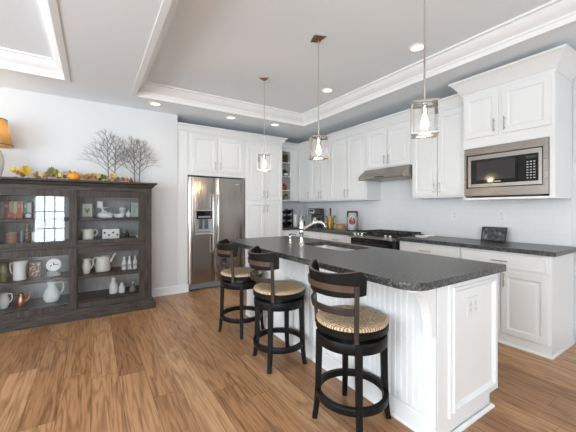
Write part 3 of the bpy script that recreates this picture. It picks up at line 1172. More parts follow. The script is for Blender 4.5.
# faucet
FXc, FYc = 1.755, 2.475
fc = thing('faucet', 'polished nickel single-lever faucet with swooping spout', 'faucet', (FXc, FYc, 0.914))
mb = MB()
mb.lathe([(0.034, 0.9142), (0.034, 0.922), (0.026, 0.930), (0.022, 0.955), (0.018, 0.985), (0.020, 1.02), (0.026, 1.045), (0.024, 1.06)], (FXc, FYc, 0), 20)
mb.build('base', M_CHROME, fc, smooth=40)
mb = MB()
mb.lathe([(0.024, 1.0602), (0.028, 1.075), (0.027, 1.10), (0.022, 1.115), (0.024, 1.125), (0.021, 1.148), (0.012, 1.162), (0.0, 1.166)], (FXc, FYc, 0), 20)
mb.build('body', M_CHROME, fc, smooth=40)
mb = MB()
ddx, ddy = math.cos(math.radians(-20)), math.sin(math.radians(-20))
pts, rad = [], []
for s, h, r in ((0.022, 1.075, 0.015), (0.06, 1.100, 0.014), (0.12, 1.133, 0.014), (0.165, 1.145, 0.014), (0.205, 1.140, 0.016), (0.232, 1.118, 0.017), (0.245, 1.090, 0.018)):
    pts.append((FXc + ddx * s, FYc + ddy * s, h))
    rad.append(r)
mb.tube(pts, rad, 12)
mb.build('spout', M_CHROME, fc, smooth=50)
mb = MB()
mb.tube([(FXc, FYc, 1.160), (FXc - 0.012, FYc + 0.01, 1.175), (FXc + 0.03, FYc + 0.035, 1.215)], [0.009, 0.007, 0.005], 8)
mb.build('lever', M_CHROME, fc, smooth=50)
sd = thing('soap_dispenser', 'small polished nickel soap dispenser left of the faucet', 'soap dispenser', (1.752, 2.675, 0.914))
mb = MB()
mb.lathe([(0.024, 0.9142), (0.024, 0.920), (0.014, 0.930), (0.011, 0.965), (0.015, 0.985), (0.013, 0.992)], (1.752, 2.675, 0), 16)
mb.build('base', M_CHROME, sd, smooth=40)
mb = MB()
mb.lathe([(0.010, 0.9922), (0.016, 1.0), (0.016, 1.014), (0.0, 1.022)], (1.752, 2.675, 0), 16)
mb.tube([(1.752, 2.675, 1.008), (1.79, 2.662, 1.010), (1.815, 2.653, 1.000)], [0.007, 0.006, 0.005], 8)
mb.build('pump_head', M_CHROME, sd, smooth=40)


# ================================================================ outlets
def outlet(label, fr, u, v, w=0.075, h=0.118, gang=1, name='outlet'):
    o = fr @ Vector((u, 0, v - h / 2))
    t = thing(name, label, 'outlet', tuple(o))
    mb = MB(fr)
    mb.box((u - w / 2, 0.0003, v - h / 2), (u + w / 2, 0.0055, v + h / 2))
    mb.build('cover_plate', M_WHITEP, t, bev=0.002)
    for s in ((0,) if gang == 1 else (-1, 1)):
        for q in (-1, 1) if gang == 1 else (0,):
            mb = MB(fr)
            cu, cv = u + s * w * 0.24, v + q * 0.024
            hh = 0.017 if gang == 1 else 0.034
            mb.box((cu - 0.016, 0.0056, cv - hh), (cu + 0.016, 0.0075, cv + hh))
            r_ = mb.build('receptacle', mat('warm_white_plastic', (0.76, 0.76, 0.75), 0.4), t, bev=0.001)
            for e in (-1, 1):
                for zz in ((0,) if gang == 1 else (-0.017, 0.017)):
                    k_ = MB(fr)
                    k_.box((cu + e * 0.006 - 0.0012, 0.0076, cv + zz - 0.005), (cu + e * 0.006 + 0.0012, 0.0080, cv + zz + 0.005))
                    k_.build('slot', cmat('slot_grey', 0.22, 0.22, 0.22), r_)
    return t


fre = frame_of((0, IY0 - 0.0082, 0), (1, 0, 0), (0, -1, 0))
outlet('white two-gang outlet on the island end panel', fre, 1.925, 0.690, 0.118, 0.118, 2)
frw = fr_right(3.0, XR - 0.0123)
outlet('white wall outlet on the backsplash left of the plugged-in one', frw, 3.0 - 2.08, 1.195)
outlet('white wall outlet with a plug, behind the tablet', frw, 3.0 - 1.560, 1.200)
pg = thing('plug', 'white plug in the outlet behind the tablet', 'plug', (XR - 0.03, 1.560, 1.16))
mb = MB(frw)
mb.box((3.0 - 1.560 - 0.018, 0.0082, 1.155), (3.0 - 1.560 + 0.018, 0.034, 1.195))
mb.build('body', M_WHITEP, pg, bev=0.004)
mb = MB(frw)
pts = [(3.0 - 1.560, 0.030, 1.156), (3.0 - 1.560, 0.030, 1.12), (3.0 - 1.575, 0.012, 1.06), (3.0 - 1.58, 0.012, 0.98), (3.0 - 1.58, 0.020, 0.922)]
mb.tube(pts, 0.003, 6)
mb.build('cord', M_WHITEP, pg, smooth=50)

# ================================================================ tablet on the right counter
tb = thing('tablet', 'small dark smart display propped on the right counter', 'tablet', (3.735, 1.585, 0.914))
ft = Matrix.Translation((3.705, 1.712, 0.9145)) @ Matrix.Rotation(math.radians(90), 4, 'Z') @ Matrix.Scale(-1, 4, (1, 0, 0)) 
ft = frame_of((3.705, 1.712, 0.9145), (0, -1, 0), (-1, 0, 0)) @ Matrix.Rotation(math.radians(14), 4, 'X')
mb = MB(ft)
mb.box((0, -0.012, 0.004), (0.250, 0.0, 0.165))
mb.build('case', M_BLACK, tb, bev=0.004)
mb = MB(ft)
mb.box((0.014, 0.0002, 0.018), (0.236, 0.0012, 0.151))
scm, nt, p = nodes_of('picture_screen')
tc = nt.nodes.new('ShaderNodeTexCoord')
nz = nt.nodes.new('ShaderNodeTexNoise')
nz.inputs['Scale'].default_value = 22
nz.inputs['Detail'].default_value = 3
nt.links.new(tc.outputs['Object'], nz.inputs['Vector'])
rr = ramp(nt, [(0.35, (0.02, 0.02, 0.024)), (0.55, (0.10, 0.10, 0.11)), (0.75, (0.32, 0.32, 0.33))])
nt.links.new(nz.outputs['Fac'], rr.inputs['Fac'])
nt.links.new(rr.outputs['Color'], p.inputs['Base Color'])
p.inputs['Roughness'].default_value = 0.12
mb.build('screen', scm, tb)
mb = MB(frame_of((3.705, 1.712, 0.9145), (0, -1, 0), (-1, 0, 0)))
mb.prism([(-0.012, 0.0), (-0.085, 0.0), (-0.085, 0.006), (-0.030, 0.07), (-0.024, 0.07)], 0.05, 0.20, 'x')
mb.build('stand', M_BLACK, tb)

# spoon rest beside the range
sr = thing('spoon_rest', 'white oblong spoon rest on the counter beside the range', 'spoon rest', (3.43, 2.27, 0.914))
mb = MB(Matrix.Translation((3.43, 2.27, 0.9142)) @ Matrix.Rotation(math.radians(65), 4, 'Z') @ Matrix.Diagonal((1.6, 0.9, 1, 1)))
mb.lathe([(0.045, 0.0), (0.062, 0.012), (0.066, 0.026), (0.062, 0.026), (0.045, 0.008), (0.0, 0.006)], seg=20)
mb.build('dish', M_PORC, sr, smooth=50)
mb = MB()
mb.tube([(3.44, 2.24, 0.934), (3.47, 2.17, 0.95), (3.48, 2.12, 0.952)], [0.016, 0.009, 0.012], 8)
mb.build('rest_handle', M_PORC, sr, smooth=50)

# ================================================================ bar stools
SEAT_R = 0.212
st = thing('bar_stool', 'nearest bar stool, black swivel with woven rush seat, at the island\'s near end', 'bar stool', (0, 0, 0), 'rush-seat bar stools along the island')
mb = MB()
mb.lathe([(SEAT_R, 0.603), (SEAT_R + 0.004, 0.612), (SEAT_R - 0.002, 0.622), (0.18, 0.628), (0.12, 0.627), (0.05, 0.622), (0.0, 0.619)], seg=48)
seat = mb.build('seat', M_RUSH, st, smooth=60)
mb = MB()
mb.lathe([(0.10, 0.560), (SEAT_R - 0.006, 0.560), (SEAT_R + 0.006, 0.566), (SEAT_R + 0.007, 0.596), (SEAT_R, 0.6025), (0.10, 0.6025)], seg=48)
mb.build('seat_rim', M_BLACKM, st, smooth=40)
mb = MB()
mb.lathe([(0.12, 0.537), (0.12, 0.5595), (0.06, 0.5595), (0.06, 0.537)], seg=24)
mb.build('swivel', M_NICKEL, st, smooth=40)
base_parts = []
mb = MB()
mb.lathe([(0.13, 0.475), (SEAT_R - 0.004, 0.475), (SEAT_R, 0.480), (SEAT_R, 0.528), (SEAT_R - 0.004, 0.5365), (0.13, 0.5365)], seg=48)
base_parts.append(mb.build('apron', M_BLACKM, st, smooth=40))
mb = MB()
R1 = 0.205
mb.lathe([(R1 - 0.014, 0.148), (R1 + 0.012, 0.148), (R1 + 0.014, 0.152), (R1 + 0.014, 0.184), (R1 + 0.012, 0.188), (R1 - 0.014, 0.188), (R1 - 0.014, 0.148)], seg=48, cap=False)
base_parts.append(mb.build('footrest_ring', M_BLACKM, st, smooth=40))
for k in range(4):
    mb = MB(Matrix.Rotation(math.radians(90 * k), 4, 'Z'))
    rs = []
    for z, rc, hw in ((0.535, 0.196, 0.020), (0.40, 0.199, 0.019), (0.22, 0.203, 0.018), (0.12, 0.209, 0.017), (0.05, 0.217, 0.016), (0.0, 0.226, 0.0155)):
        rs.append([(rc - hw, -hw, z), (rc + hw, -hw, z), (rc + hw, hw, z), (rc - hw, hw, z)])
    mb.rings(rs)
    base_parts.append(mb.build('leg', M_BLACKM, st, bev=0.004))


def arc_panel(a0, a1, zlo, zhi, rad, th, n=20):
    """curved board around the seat centre; zlo, zhi, rad are functions of s in -1..1 / z"""
    mb = MB()
    loops = []
    for k in range(n + 1):
        s = -1 + 2 * k / n
        a = (a0 + a1) / 2 + s * (a1 - a0) / 2
        lo, hi = zlo(s), zhi(s)
        ca, sa = math.cos(a), math.sin(a)
        lp = []
        for (z, dr) in ((lo, 0), (lo, th), ((lo + hi) / 2, th), (hi, th), (hi, 0), ((lo + hi) / 2, 0)):
            r = rad(z) + dr
            lp.append((r * ca, r * sa, z))
        loops.append(lp)
    mb.rings(loops)
    return mb


rad = lambda z: SEAT_R + 0.010 + max(0, z - 0.60) * 0.10
e = math.radians(180)
wd = math.radians(69)


def topz(s):
    return 0.918 + 0.034 * s * s - 0.045 * max(0, abs(s) - 0.90) / 0.10


mb = arc_panel(e - wd, e + wd, lambda s: 0.795 + 0.022 * abs(s) ** 4, lambda s: topz(s), lambda z: rad(z) - 0.012, 0.020)
br = mb.build('backrest', M_BLACKM, st, bev=0.003, smooth=40)
mb = arc_panel(e - wd * 0.94, e + wd * 0.94, lambda s: topz(s * 0.94) + 0.0005, lambda s: topz(s * 0.94) + 0.004, lambda z: rad(z) - 0.010, 0.015)
mb.build('worn_top_edge', M_BROWN, br)
pw = math.radians(57)
mb = arc_panel(e - pw + 0.06, e + pw - 0.06, lambda s: 0.832, lambda s: 0.868, lambda z: rad(z) + 0.0085, 0.010)
mb.build('back_slat', M_BROWN, br)
mb = arc_panel(e - pw + 0.05, e + pw - 0.05, lambda s: 0.700, lambda s: 0.738, lambda z: rad(z) - 0.006, 0.018)
mb.build('lower_rail', mat('worn_black_brown', (0.030, 0.020, 0.015), 0.35, noise=0.4, scale=25), st, bev=0.003)
for s in (-1, 1):
    a = e + s * pw
    mb = MB(Matrix.Rotation(a, 4, 'Z'))
    rs = []
    for z in (0.548, 0.60, 0.70, 0.80, 0.868):
        r = rad(z) + 0.012 - (0.002 if z < 0.6 else 0)
        rs.append([(r - 0.010, -0.013, z), (r + 0.008, -0.013, z), (r + 0.008, 0.013, z), (r - 0.010, 0.013, z)])
    mb.rings(rs)
    mb.build('back_post', mat('worn_black_brown', (0.03, 0.02, 0.015)), st, bev=0.003)

stool_spots = [((1.332, 1.351), -5, 57, None),
               ((1.328, 2.20), -10, 39, 'middle bar stool, black swivel with woven rush seat, beside the sink'),
               ((1.318, 2.95), -12, 66, 'farthest bar stool, black swivel with woven rush seat, nearest the fridge')]
names_base = [o.name.split('.')[0] for o in base_parts]
stools = []
for k, ((x, y), rot, leg, lab) in enumerate(stool_spots):
    if k == 0:
        s = st
        s.location = (x, y, 0)
        s.rotation_euler = (0, 0, math.radians(rot))
    else:
        s = dup(st, (x, y, 0), math.radians(rot), lab)
    stools.append((s, rot, leg))
for s, rot, leg in stools:
    for ch in s.children:
        if ch.name.split('.')[0] in ('leg', 'apron', 'footrest_ring'):
            ch.rotation_euler = (0, 0, math.radians(leg - rot))

# ================================================================ pendants
def pendant_proto():
    t = thing('pendant_light', 'nearest of the three glass box pendants, above the island\'s near end', 'pendant light', (0, 0, ZT), 'glass box pendants above the island')
    s = 0.066
    z0, z1 = 1.748 - ZT, 1.930 - ZT
    # built relative to the ceiling point
    mb = MB(Matrix.Translation((0, 0, ZT)))
    mb.rings([[(-0.06, -0.06, -0.0005), (0.06, -0.06, -0.0005), (0.06, 0.06, -0.0005), (-0.06, 0.06, -0.0005)], [(-0.06, -0.06, -0.010), (0.06, -0.06, -0.010), (0.06, 0.06, -0.010), (-0.06, 0.06, -0.010)],
              [(-0.02, -0.02, -0.030), (0.02, -0.02, -0.030), (0.02, 0.02, -0.030), (-0.02, 0.02, -0.030)]])
    mb.build('canopy', M_CHROME, t)
    T = Matrix.Translation((0, 0, ZT))
    mb = MB(T)
    mb.tube([(0, 0, -0.0305), (0, 0, z1 + 0.0205)], 0.006, 10)
    mb.build('rod', M_CHROME, t, smooth=40)
    mb = MB(T)
    h = s + 0.004
    w = 0.022
    for q in (-1, 1):                                       # side straps
        mb = MB(T)
        mb.box((q * h, -w, z0), (q * (h + 0.009), w, z1))
        mb.build('strap', M_SATIN, t)
    fb = MB(T)
    for (xa, ya, xb, yb) in ((-h - 0.003, -h - 0.003, h + 0.003, -h + 0.022), (-h - 0.003, h - 0.022, h + 0.003, h + 0.003), (-h - 0.003, -h + 0.022, -h + 0.022, h - 0.022), (h - 0.022, -h + 0.022, h + 0.003, h - 0.022)):
        fb.box((xa, ya, z0 - 0.012), (xb, yb, z0 - 0.0002))
    fb.build('bottom_frame', M_SATIN, t)
    fb = MB(T)
    for (xa, ya, xb, yb) in ((-h - 0.003, -h - 0.003, h + 0.003, -h + 0.022), (-h - 0.003, h - 0.022, h + 0.003, h + 0.003), (-h - 0.003, -h + 0.022, -h + 0.022, h - 0.022), (h - 0.022, -h + 0.022, h + 0.003, h - 0.022)):
        fb.box((xa, ya, z1 - 0.0002), (xb, yb, z1 + 0.0105))
    fb.build('top_frame', M_SATIN, t)
    mb = MB(T)
    mb.box((-h, -0.012, z1 + 0.0108), (h, 0.012, z1 + 0.020))
    mb.lathe([(0.016, z1 - 0.055), (0.018, z1 - 0.050), (0.018, z1 + 0.0105), (0.0, z1 + 0.0105)], seg=14)
    mb.build('socket', M_CHROME, t, smooth=30)
    mb = MB(T)
    for (ax, ay, bx, by) in ((-s, -s, s, -s), (s, -s, s, s), (s, s, -s, s), (-s, s, -s, -s)):
        vs_ = [mb.v((ax, ay, z0)), mb.v((bx, by, z0)), mb.v((bx, by, z1 - 0.001)), mb.v((ax, ay, z1 - 0.001))]
        mb.face(vs_)
    mb.build('glass_shade', M_SHADEGLASS, t)
    mb = MB(T)
    zb = z1 - 0.057
    mb.lathe([(0.010, zb), (0.013, zb - 0.012), (0.020, zb - 0.040), (0.025, zb - 0.065), (0.023, zb - 0.083), (0.014, zb - 0.096), (0.0, zb - 0.100)], seg=16)
    mb.build('bulb', M_BULB, t, smooth=60)
    return t


pp = pendant_proto()
PX = 1.75
pend = [((PX, 1.134), -50, None), ((PX, 2.197), -20, 'middle of the three glass box pendants, above the sink'), ((PX, 3.245), -34, 'farthest of the three glass box pendants, above the island\'s fridge end')]
for k, ((x, y), rz, lab) in enumerate(pend):
    if k == 0:
        pp.location = (x, y, ZT)
        pp.rotation_euler = (0, 0, math.radians(rz))
    else:
        dup(pp, (x, y, ZT), math.radians(rz), lab)
    ld_ = bpy.data.lights.new('pendant_bulb_light', 'POINT')
    ld_.energy = 4
    ld_.color = (1.0, 0.72, 0.42)
    ld_.shadow_soft_size = 0.03
    lo = bpy.data.objects.new('pendant_bulb_light', ld_)
    COL.objects.link(lo)
    lo.location = (x, y, 1.715)

# ================================================================ recessed lights
def downlight_proto():
    t = thing('recessed_light', '', 'recessed light', (0, 0, 0), 'recessed downlights')
    mb = MB()
    mb.lathe([(0.062, -0.0015), (0.085, -0.0015), (0.088, -0.0005), (0.084, -0.006), (0.066, -0.007), (0.062, -0.0015)], seg=32, cap=False)
    mb.build('trim_ring', M_TRIM, t, smooth=40)
    mb = MB()
    mb.lathe([(0.0, -0.0045), (0.055, -0.004), (0.0615, -0.002)], seg=32, cap=False)
    mb.build('lens', M_LENS, t, smooth=40)
    return t


dl = downlight_proto()
spots = [(0.71, 4.40, ZC, 'recessed light over the hutch\'s right side, left of the fridge'), (1.80, 4.43, ZC, 'recessed light in the soffit above the fridge'),
         (2.57, 4.40, ZC, 'recessed light in the soffit above the pantry'), (2.62, 3.10, ZT, 'recessed light in the raised ceiling beside the middle pendant'),
         (2.66, 1.80, ZT, 'recessed light in the raised ceiling beside the nearest pendant')]
for k, (x, y, z, lab) in enumerate(spots):
    if k == 0:
        dl.location = (x, y, z)
        dl['label'] = lab
    else:
        dup(dl, (x, y, z), 0, lab)
    ad = bpy.data.lights.new('downlight', 'SPOT')
    ad.energy = 4.5
    ad.color = (1.0, 0.90, 0.78)
    ad.spot_size = math.radians(125)
    ad.spot_blend = 0.9
    ad.shadow_soft_size = 0.06
    ao = bpy.data.objects.new('downlight', ad)
    COL.objects.link(ao)
    ao.location = (x, y, z - 0.02)


# ================================================================ glass-door hutch on the left wall
HX0, HX1, HY0, HY1 = -0.98, 0.64, 4.25, 4.734
hu = thing('display_hutch', 'wide charcoal wood display hutch with four sliding glass doors', 'display cabinet', ((HX0 + HX1) / 2, 4.49, 0))
for xa in (HX0, HX1 - 0.075):
    mb = MB()
    mb.box((xa, HY0, 0.121), (xa + 0.075, HY1, 1.535))
    mb.build('side_panel', M_HUTCHV, hu, bev=0.003)
mb = MB()
mb.box((HX0 + 0.075, HY0, 1.490), (HX1 - 0.075, HY1, 1.535))
mb.box((HX0 + 0.075, HY0 + 0.045, 0.800), (HX1 - 0.075, HY1, 0.895))
mb.box((HX0 + 0.075, HY0, 0.832), (HX1 - 0.075, HY0 + 0.045, 0.862))
mb.box((HX0 + 0.075, HY0 + 0.045, 0.121), (HX1 - 0.075, HY1, 0.200))
mb.build('rail', M_HUTCH, hu)
mb = MB()
mb.box((HX0 + 0.075, HY1 - 0.014, 0.200), (HX1 - 0.075, HY1, 0.800))
mb.box((HX0 + 0.075, HY1 - 0.014, 0.895), (HX1 - 0.075, HY1, 1.490))
mb.build('back_panel', M_HUTCHIN, hu)
mb = MB()
mb.box((-0.190, HY0 + 0.05, 0.2005), (-0.165, HY1 - 0.015, 0.7995))
mb.box((-0.190, HY0 + 0.05, 0.8955), (-0.165, HY1 - 0.015, 1.4895))
mb.build('partition', M_HUTCHV, hu)
for (xa, xb) in ((HX0 + 0.0755, -0.1905), (-0.1645, HX1 - 0.0755)):
    for z in (1.166, 0.488):
        mb = MB()
        mb.box((xa, HY0 + 0.052, z - 0.035), (xb, HY1 - 0.0145, z))
        mb.build('shelf', M_HUTCH, hu, bev=0.002)
mb = MB()                                                  # plinth
mb.sweep([(-0.02, 0.0), (0.045, 0.0), (0.045, 0.075), (0.035, 0.090), (0.022, 0.096), (0.012, 0.112), (0.004, 0.1205), (-0.02, 0.1205)], [(HX0, HY1), (HX0, HY0), (HX1, HY0), (HX1, HY1)])
mb.build('base', M_HUTCH, hu, smooth=30)
mb = MB()
CH = [(-0.02, 1.5355), (0.006, 1.5355), (0.010, 1.545), (0.020, 1.550), (0.032, 1.572), (0.050, 1.582), (0.060, 1.585), (0.060, 1.606), (-0.02, 1.606)]
mb.sweep(CH, [(HX0, HY1), (HX0, HY0), (HX1, HY0), (HX1, HY1)])
mb.box((HX0 + 0.01, HY0 + 0.01, 1.580), (HX1 - 0.01, HY1, 1.606))
mb.build('crown', M_HUTCH, hu, smooth=25)
for (z0, z1) in ((0.864, 1.488), (0.1215, 0.830)):
    for (xa, xb, yf) in ((-0.904, -0.155, 4.236), (-0.215, 0.564, 4.260)):
        d = MB()
        sw, rt, rb = 0.072, (0.072 if z0 > 0.5 else 0.078), (0.048 if z0 > 0.5 else 0.062)
        d.rings([[(u0, yy, v0), (u1, yy, v0), (u1, yy, v1), (u0, yy, v1)] for (u0, v0, u1, v1, yy) in
                 ((xa, z0, xb, z1, yf), (xa + sw, z0 + rb, xb - sw, z1 - rt, yf), (xa + sw, z0 + rb, xb - sw, z1 - rt, yf + 0.022), (xa, z0, xb, z1, yf + 0.022), (xa, z0, xb, z1, yf))], False, False)
        do = d.build('door', M_HUTCHV, hu, bev=0.002)
        g = MB()
        g.face([g.v(p) for p in ((xa + sw, yf + 0.012, z0 + rb), (xb - sw, yf + 0.012, z0 + rb), (xb - sw, yf + 0.012, z1 - rt), (xa + sw, yf + 0.012, z1 - rt))])
        g.build('glass_pane', M_GLASS, do)
        hxp = (xb - 0.036) if xa > -0.5 else (xa + 0.036)
        h = MB()
        zc = (z0 + z1) / 2 - 0.02
        h.rings([[(hxp - a_, y_, zc - b_), (hxp + a_, y_, zc - b_), (hxp + a_, y_, zc + b_), (hxp - a_, y_, zc + b_)] for a_, b_, y_ in
                 ((0.014, 0.045, yf - 0.0002), (0.014, 0.045, yf - 0.004), (0.009, 0.038, yf - 0.004), (0.009, 0.038, yf - 0.001))], False, True)
        h.build('finger_pull', M_BLACK, do)


def at(px, py, Y):
    """(x, z) of the point seen at a pixel on the plane y = Y"""
    t = (px - 288) / F_PX
    dx = math.sin(YAW) + t * math.cos(YAW)
    dy = math.cos(YAW) - t * math.sin(YAW)
    return dx / dy * Y, CAM_H + (HORIZON - py) / F_PX * Y / dy


def mpp(px, Y):
    t = (px - 288) / F_PX
    return Y / (math.cos(YAW) - t * math.sin(YAW)) / F_PX


ZS = {'us': 1.1662, 'uf': 0.8952, 'ls': 0.4882, 'lf': 0.2002, 'top': 1.6062}


def jug(label, cat, x, y, z, w, h, m, handle=0.0, spout=math.pi, shape=None, name='pitcher', group=None, lid=False, hsize=1.0):
    """w = body width; handle and spout are directions in the plan"""
    t = thing(name, label, cat, (x, y, z), group)
    R = w / 2
    prof = shape or [(0.62, 0.0), (0.66, 0.02), (0.85, 0.18), (1.0, 0.42), (0.95, 0.60), (0.72, 0.80), (0.64, 0.90), (0.70, 1.0)]
    pr = [(r * R, zz * h) for r, zz in prof]

    def warp(r, zz, a):
        if spout is None or zz < 0.78 * h:
            return r
        c = max(0, math.cos(a - spout)) ** 6
        return r * (1 + 0.45 * c * (zz - 0.78 * h) / (0.22 * h))
    top = pr[-1]
    inner = [(top[0] * 0.90, top[1] - 0.001), (top[0] * 0.85, h * 0.7), (0.0, h * 0.65)]
    mb = MB()
    mb.lathe(pr + inner, (x, y, z), 24, warp)
    mb.build('body', m, t, smooth=60)
    if handle is not None:
        ch, sh = math.cos(handle), math.sin(handle)

        def rad_at(f):
            for (r0, z0), (r1, z1) in zip(prof, prof[1:]):
                if z0 <= f <= z1:
                    return (r0 + (r1 - r0) * (f - z0) / max(1e-6, z1 - z0)) * R
            return prof[-1][0] * R
        pts = []
        for f, out in ((0.90, -0.004), (0.94, 0.20), (0.86, 0.40), (0.66, 0.46), (0.46, 0.30), (0.34, -0.004)):
            rr = rad_at(f) + out * R * hsize if out < 0 else max(rad_at(0.9), rad_at(0.34)) * 0.85 + out * R * hsize + 0.15 * R
            if out < 0:
                rr = rad_at(f) - 0.003
            pts.append((x + ch * rr, y + sh * rr, z + f * h))
        mb = MB()
        mb.tube(pts, [max(0.006, R * 0.09)] * 6, 8)
        mb.build('handle', m, t, smooth=60)
    if lid:
        mb = MB()
        mb.lathe([(top[0] * 0.98, 0.0005), (top[0] * 0.9, 0.012), (top[0] * 0.3, 0.028), (0.010, 0.032), (0.014, 0.045), (0.0, 0.050)], (x, y, z + h), 20)
        mb.build('lid', m, t, smooth=50)
    return t


def at_item(pa, pb, Y):
    xa, _ = at(pa, 200, Y)
    xb, _ = at(pb, 200, Y)
    return (xa + xb) / 2, xb - xa


def boxed(name, label, cat, pa, pb, Y, z, h, d, m, part='body', bev=0.004, group=None):
    x, w = at_item(pa, pb, Y)
    t = thing(name, label, cat, (x, Y, z), group)
    mb = MB()
    mb.box((x - w / 2, Y, z), (x + w / 2, Y + d, z + h))
    return t, mb.build(part, m, t, bev=bev), x, w


# ---- upper right bay, shelf
z = ZS['us']
t, o, x, w = boxed('picture_frame', 'small tan picture frame with plant sketch on the hutch shelf', 'picture frame', 81, 93.3, 4.56, z, 0.185, 0.02, cmat('tan_frame', 0.30, 0.24, 0.16))
mb = MB()
mb.box((x - w / 2 + 0.014, 4.5585, z + 0.014), (x + w / 2 - 0.014, 4.5595, z + 0.171))
pic = mb.build('picture', cmat('pale_green_paper', 0.66, 0.70, 0.56), t)
mb = MB()
for k, (dx, dz, a) in enumerate(((0, 0.10, 0), (-0.018, 0.115, 0.6), (0.02, 0.12, -0.6), (-0.025, 0.10, 0.9), (0.028, 0.10, -0.8))):
    mb.tube([(x, 4.5575, z + 0.05), (x + dx * 0.6, 4.5575, z + dz - 0.015), (x + dx, 4.5575, z + dz)], [0.002, 0.003, 0.006], 6)
mb.build('plant_drawing', cmat('ink_green', 0.10, 0.14, 0.08), pic)
x, w = at_item(95.5, 110, 4.60)
t = thing('cake_stand', 'white footed cake stand on the hutch shelf', 'cake stand', (x, 4.60, z))
mb = MB()
mb.lathe([(0.055, 0.0), (0.05, 0.008), (0.015, 0.02), (0.013, 0.10), (0.03, 0.115), (w / 2, 0.122), (w / 2, 0.132), (0.0, 0.130)], (x, 4.60, z), 24)
mb.build('body', M_PORC, t, smooth=40)
x2, w2 = at_item(97, 103.2, 4.60)
t = thing('canister', 'small white square canister standing on the cake stand', 'canister', (x2, 4.60, z + 0.132))
mb = MB()
mb.prism(rounded_rect(x2 - w2 / 2, 4.60 - w2 / 2, x2 + w2 / 2, 4.60 + w2 / 2, (0.012,) * 4, 3), z + 0.1325, z + 0.205)
mb.build('body', M_PORC, t, bev=0.003)
x, w = at_item(97.3, 113.3, 4.42)
t = thing('covered_dish', 'low white covered dish in front of the cake stand', 'dish', (x, 4.42, z))
mb = MB(Matrix.Translation((x, 4.42, z)) @ Matrix.Diagonal((1, 0.55, 1, 1)))
mb.lathe([(w * 0.42, 0.0), (w * 0.49, 0.012), (w * 0.5, 0.030), (w * 0.48, 0.036)], seg=28, warp=lambda r, zz, a: r * (1 + 0.02 * math.cos(14 * a)))
mb.build('body', M_PORC, t, smooth=50)
mb = MB(Matrix.Translation((x, 4.42, z)) @ Matrix.Diagonal((1, 0.55, 1, 1)))
mb.lathe([(w * 0.485, 0.0365), (w * 0.45, 0.055), (w * 0.30, 0.066), (0.014, 0.070), (0.012, 0.085), (0.0, 0.088)], seg=28)
mb.build('lid', M_PORC, t, smooth=50)
x, w = at_item(113.3, 125, 4.40)
t = thing('oval_dish', 'shallow white oval dish on the hutch shelf', 'dish', (x, 4.40, z))
mb = MB(Matrix.Translation((x, 4.40, z)) @ Matrix.Diagonal((1, 0.6, 1, 1)))
mb.lathe([(w * 0.36, 0.0), (w * 0.46, 0.02), (w * 0.5, 0.045), (w * 0.47, 0.045), (w * 0.42, 0.02), (0, 0.012)], seg=24)
mb.build('body', M_PORC, t, smooth=50)
x, w = at_item(118.8, 126, 4.56)
t = thing('canister', 'white canister with grey print behind the oval dish', 'canister', (x, 4.56, z))
mb = MB()
mb.lathe([(w / 2, 0.0), (w / 2, 0.125), (w / 2 - 0.006, 0.130), (0.0, 0.130)], (x, 4.56, z), 20)
mb.build('body', M_PORC, t, smooth=50)
mb = MB()
mb.lathe([(w / 2 + 0.0006, 0.055), (w / 2 + 0.0006, 0.10)], (x, 4.56, z), 20, cap=False)
mb.build('printed_band', mat('grey_print', (0.55, 0.56, 0.55), 0.4, noise=0.5, scale=60), t, smooth=50)
x, w = at_item(125.4, 131.4, 4.46)
t = thing('sugar_pot', 'small round white lidded pot beside the green book', 'pot', (x, 4.46, z))
mb = MB()
mb.lathe([(w * 0.3, 0.0), (w * 0.48, 0.02), (w * 0.5, 0.045), (w * 0.36, 0.066)], (x, 4.46, z), 20)
mb.build('body', M_PORC, t, smooth=50)
mb = MB()
mb.lathe([(w * 0.37, 0.0665), (w * 0.2, 0.080), (0.007, 0.083), (0.010, 0.094), (0.0, 0.099)], (x, 4.46, z), 20)
mb.build('lid', M_PORC, t, smooth=50)


def book(label, pa, pb, Y, z, h, d, color, group, name='book'):
    x, w = at_item(pa, pb, Y)
    t = thing(name, label, 'book', (x, Y + d / 2, z), group)
    mb = MB()
    c = 0.0025
    xa, xb = x - w / 2 + 0.0004, x + w / 2 - 0.0004
    mb.prism([(xa, Y + d), (xa, Y), (xb, Y), (xb, Y + d), (xb - c, Y + d), (xb - c, Y + c), (xa + c, Y + c), (xa + c, Y + d)], z, z + h)
    mb.build('cover', cmat('cover_%d_%d_%d' % tuple(int(v * 255) for v in color), *color), t)
    mb = MB()
    mb.box((xa + c + 0.0002, Y + c + 0.0002, z + 0.003), (xb - c - 0.0002, Y + d - 0.004, z + h - 0.003))
    mb.build('pages', cmat('paper', 0.72, 0.68, 0.58), t)
    mb = MB()
    mb.box((xa + 0.001, Y - 0.0006, z + h * 0.62), (xb - 0.001, Y - 0.0001, z + h * 0.78))
    mb.build('spine_band', cmat('band_%d_%d_%d' % tuple(int(v * 255) for v in color), *[min(1, v * 0.5 + 0.25) for v in color]), t)
    return t


book('mint green book at the right end of the upper shelf', 131.2, 135.0, 4.46, z, 0.195, 0.14, (0.36, 0.60, 0.46), 'books at the right end of the shelf')
book('cream white book beside the mint green one', 135.2, 138.2, 4.46, z, 0.190, 0.14, (0.70, 0.68, 0.62), 'books at the right end of the shelf')

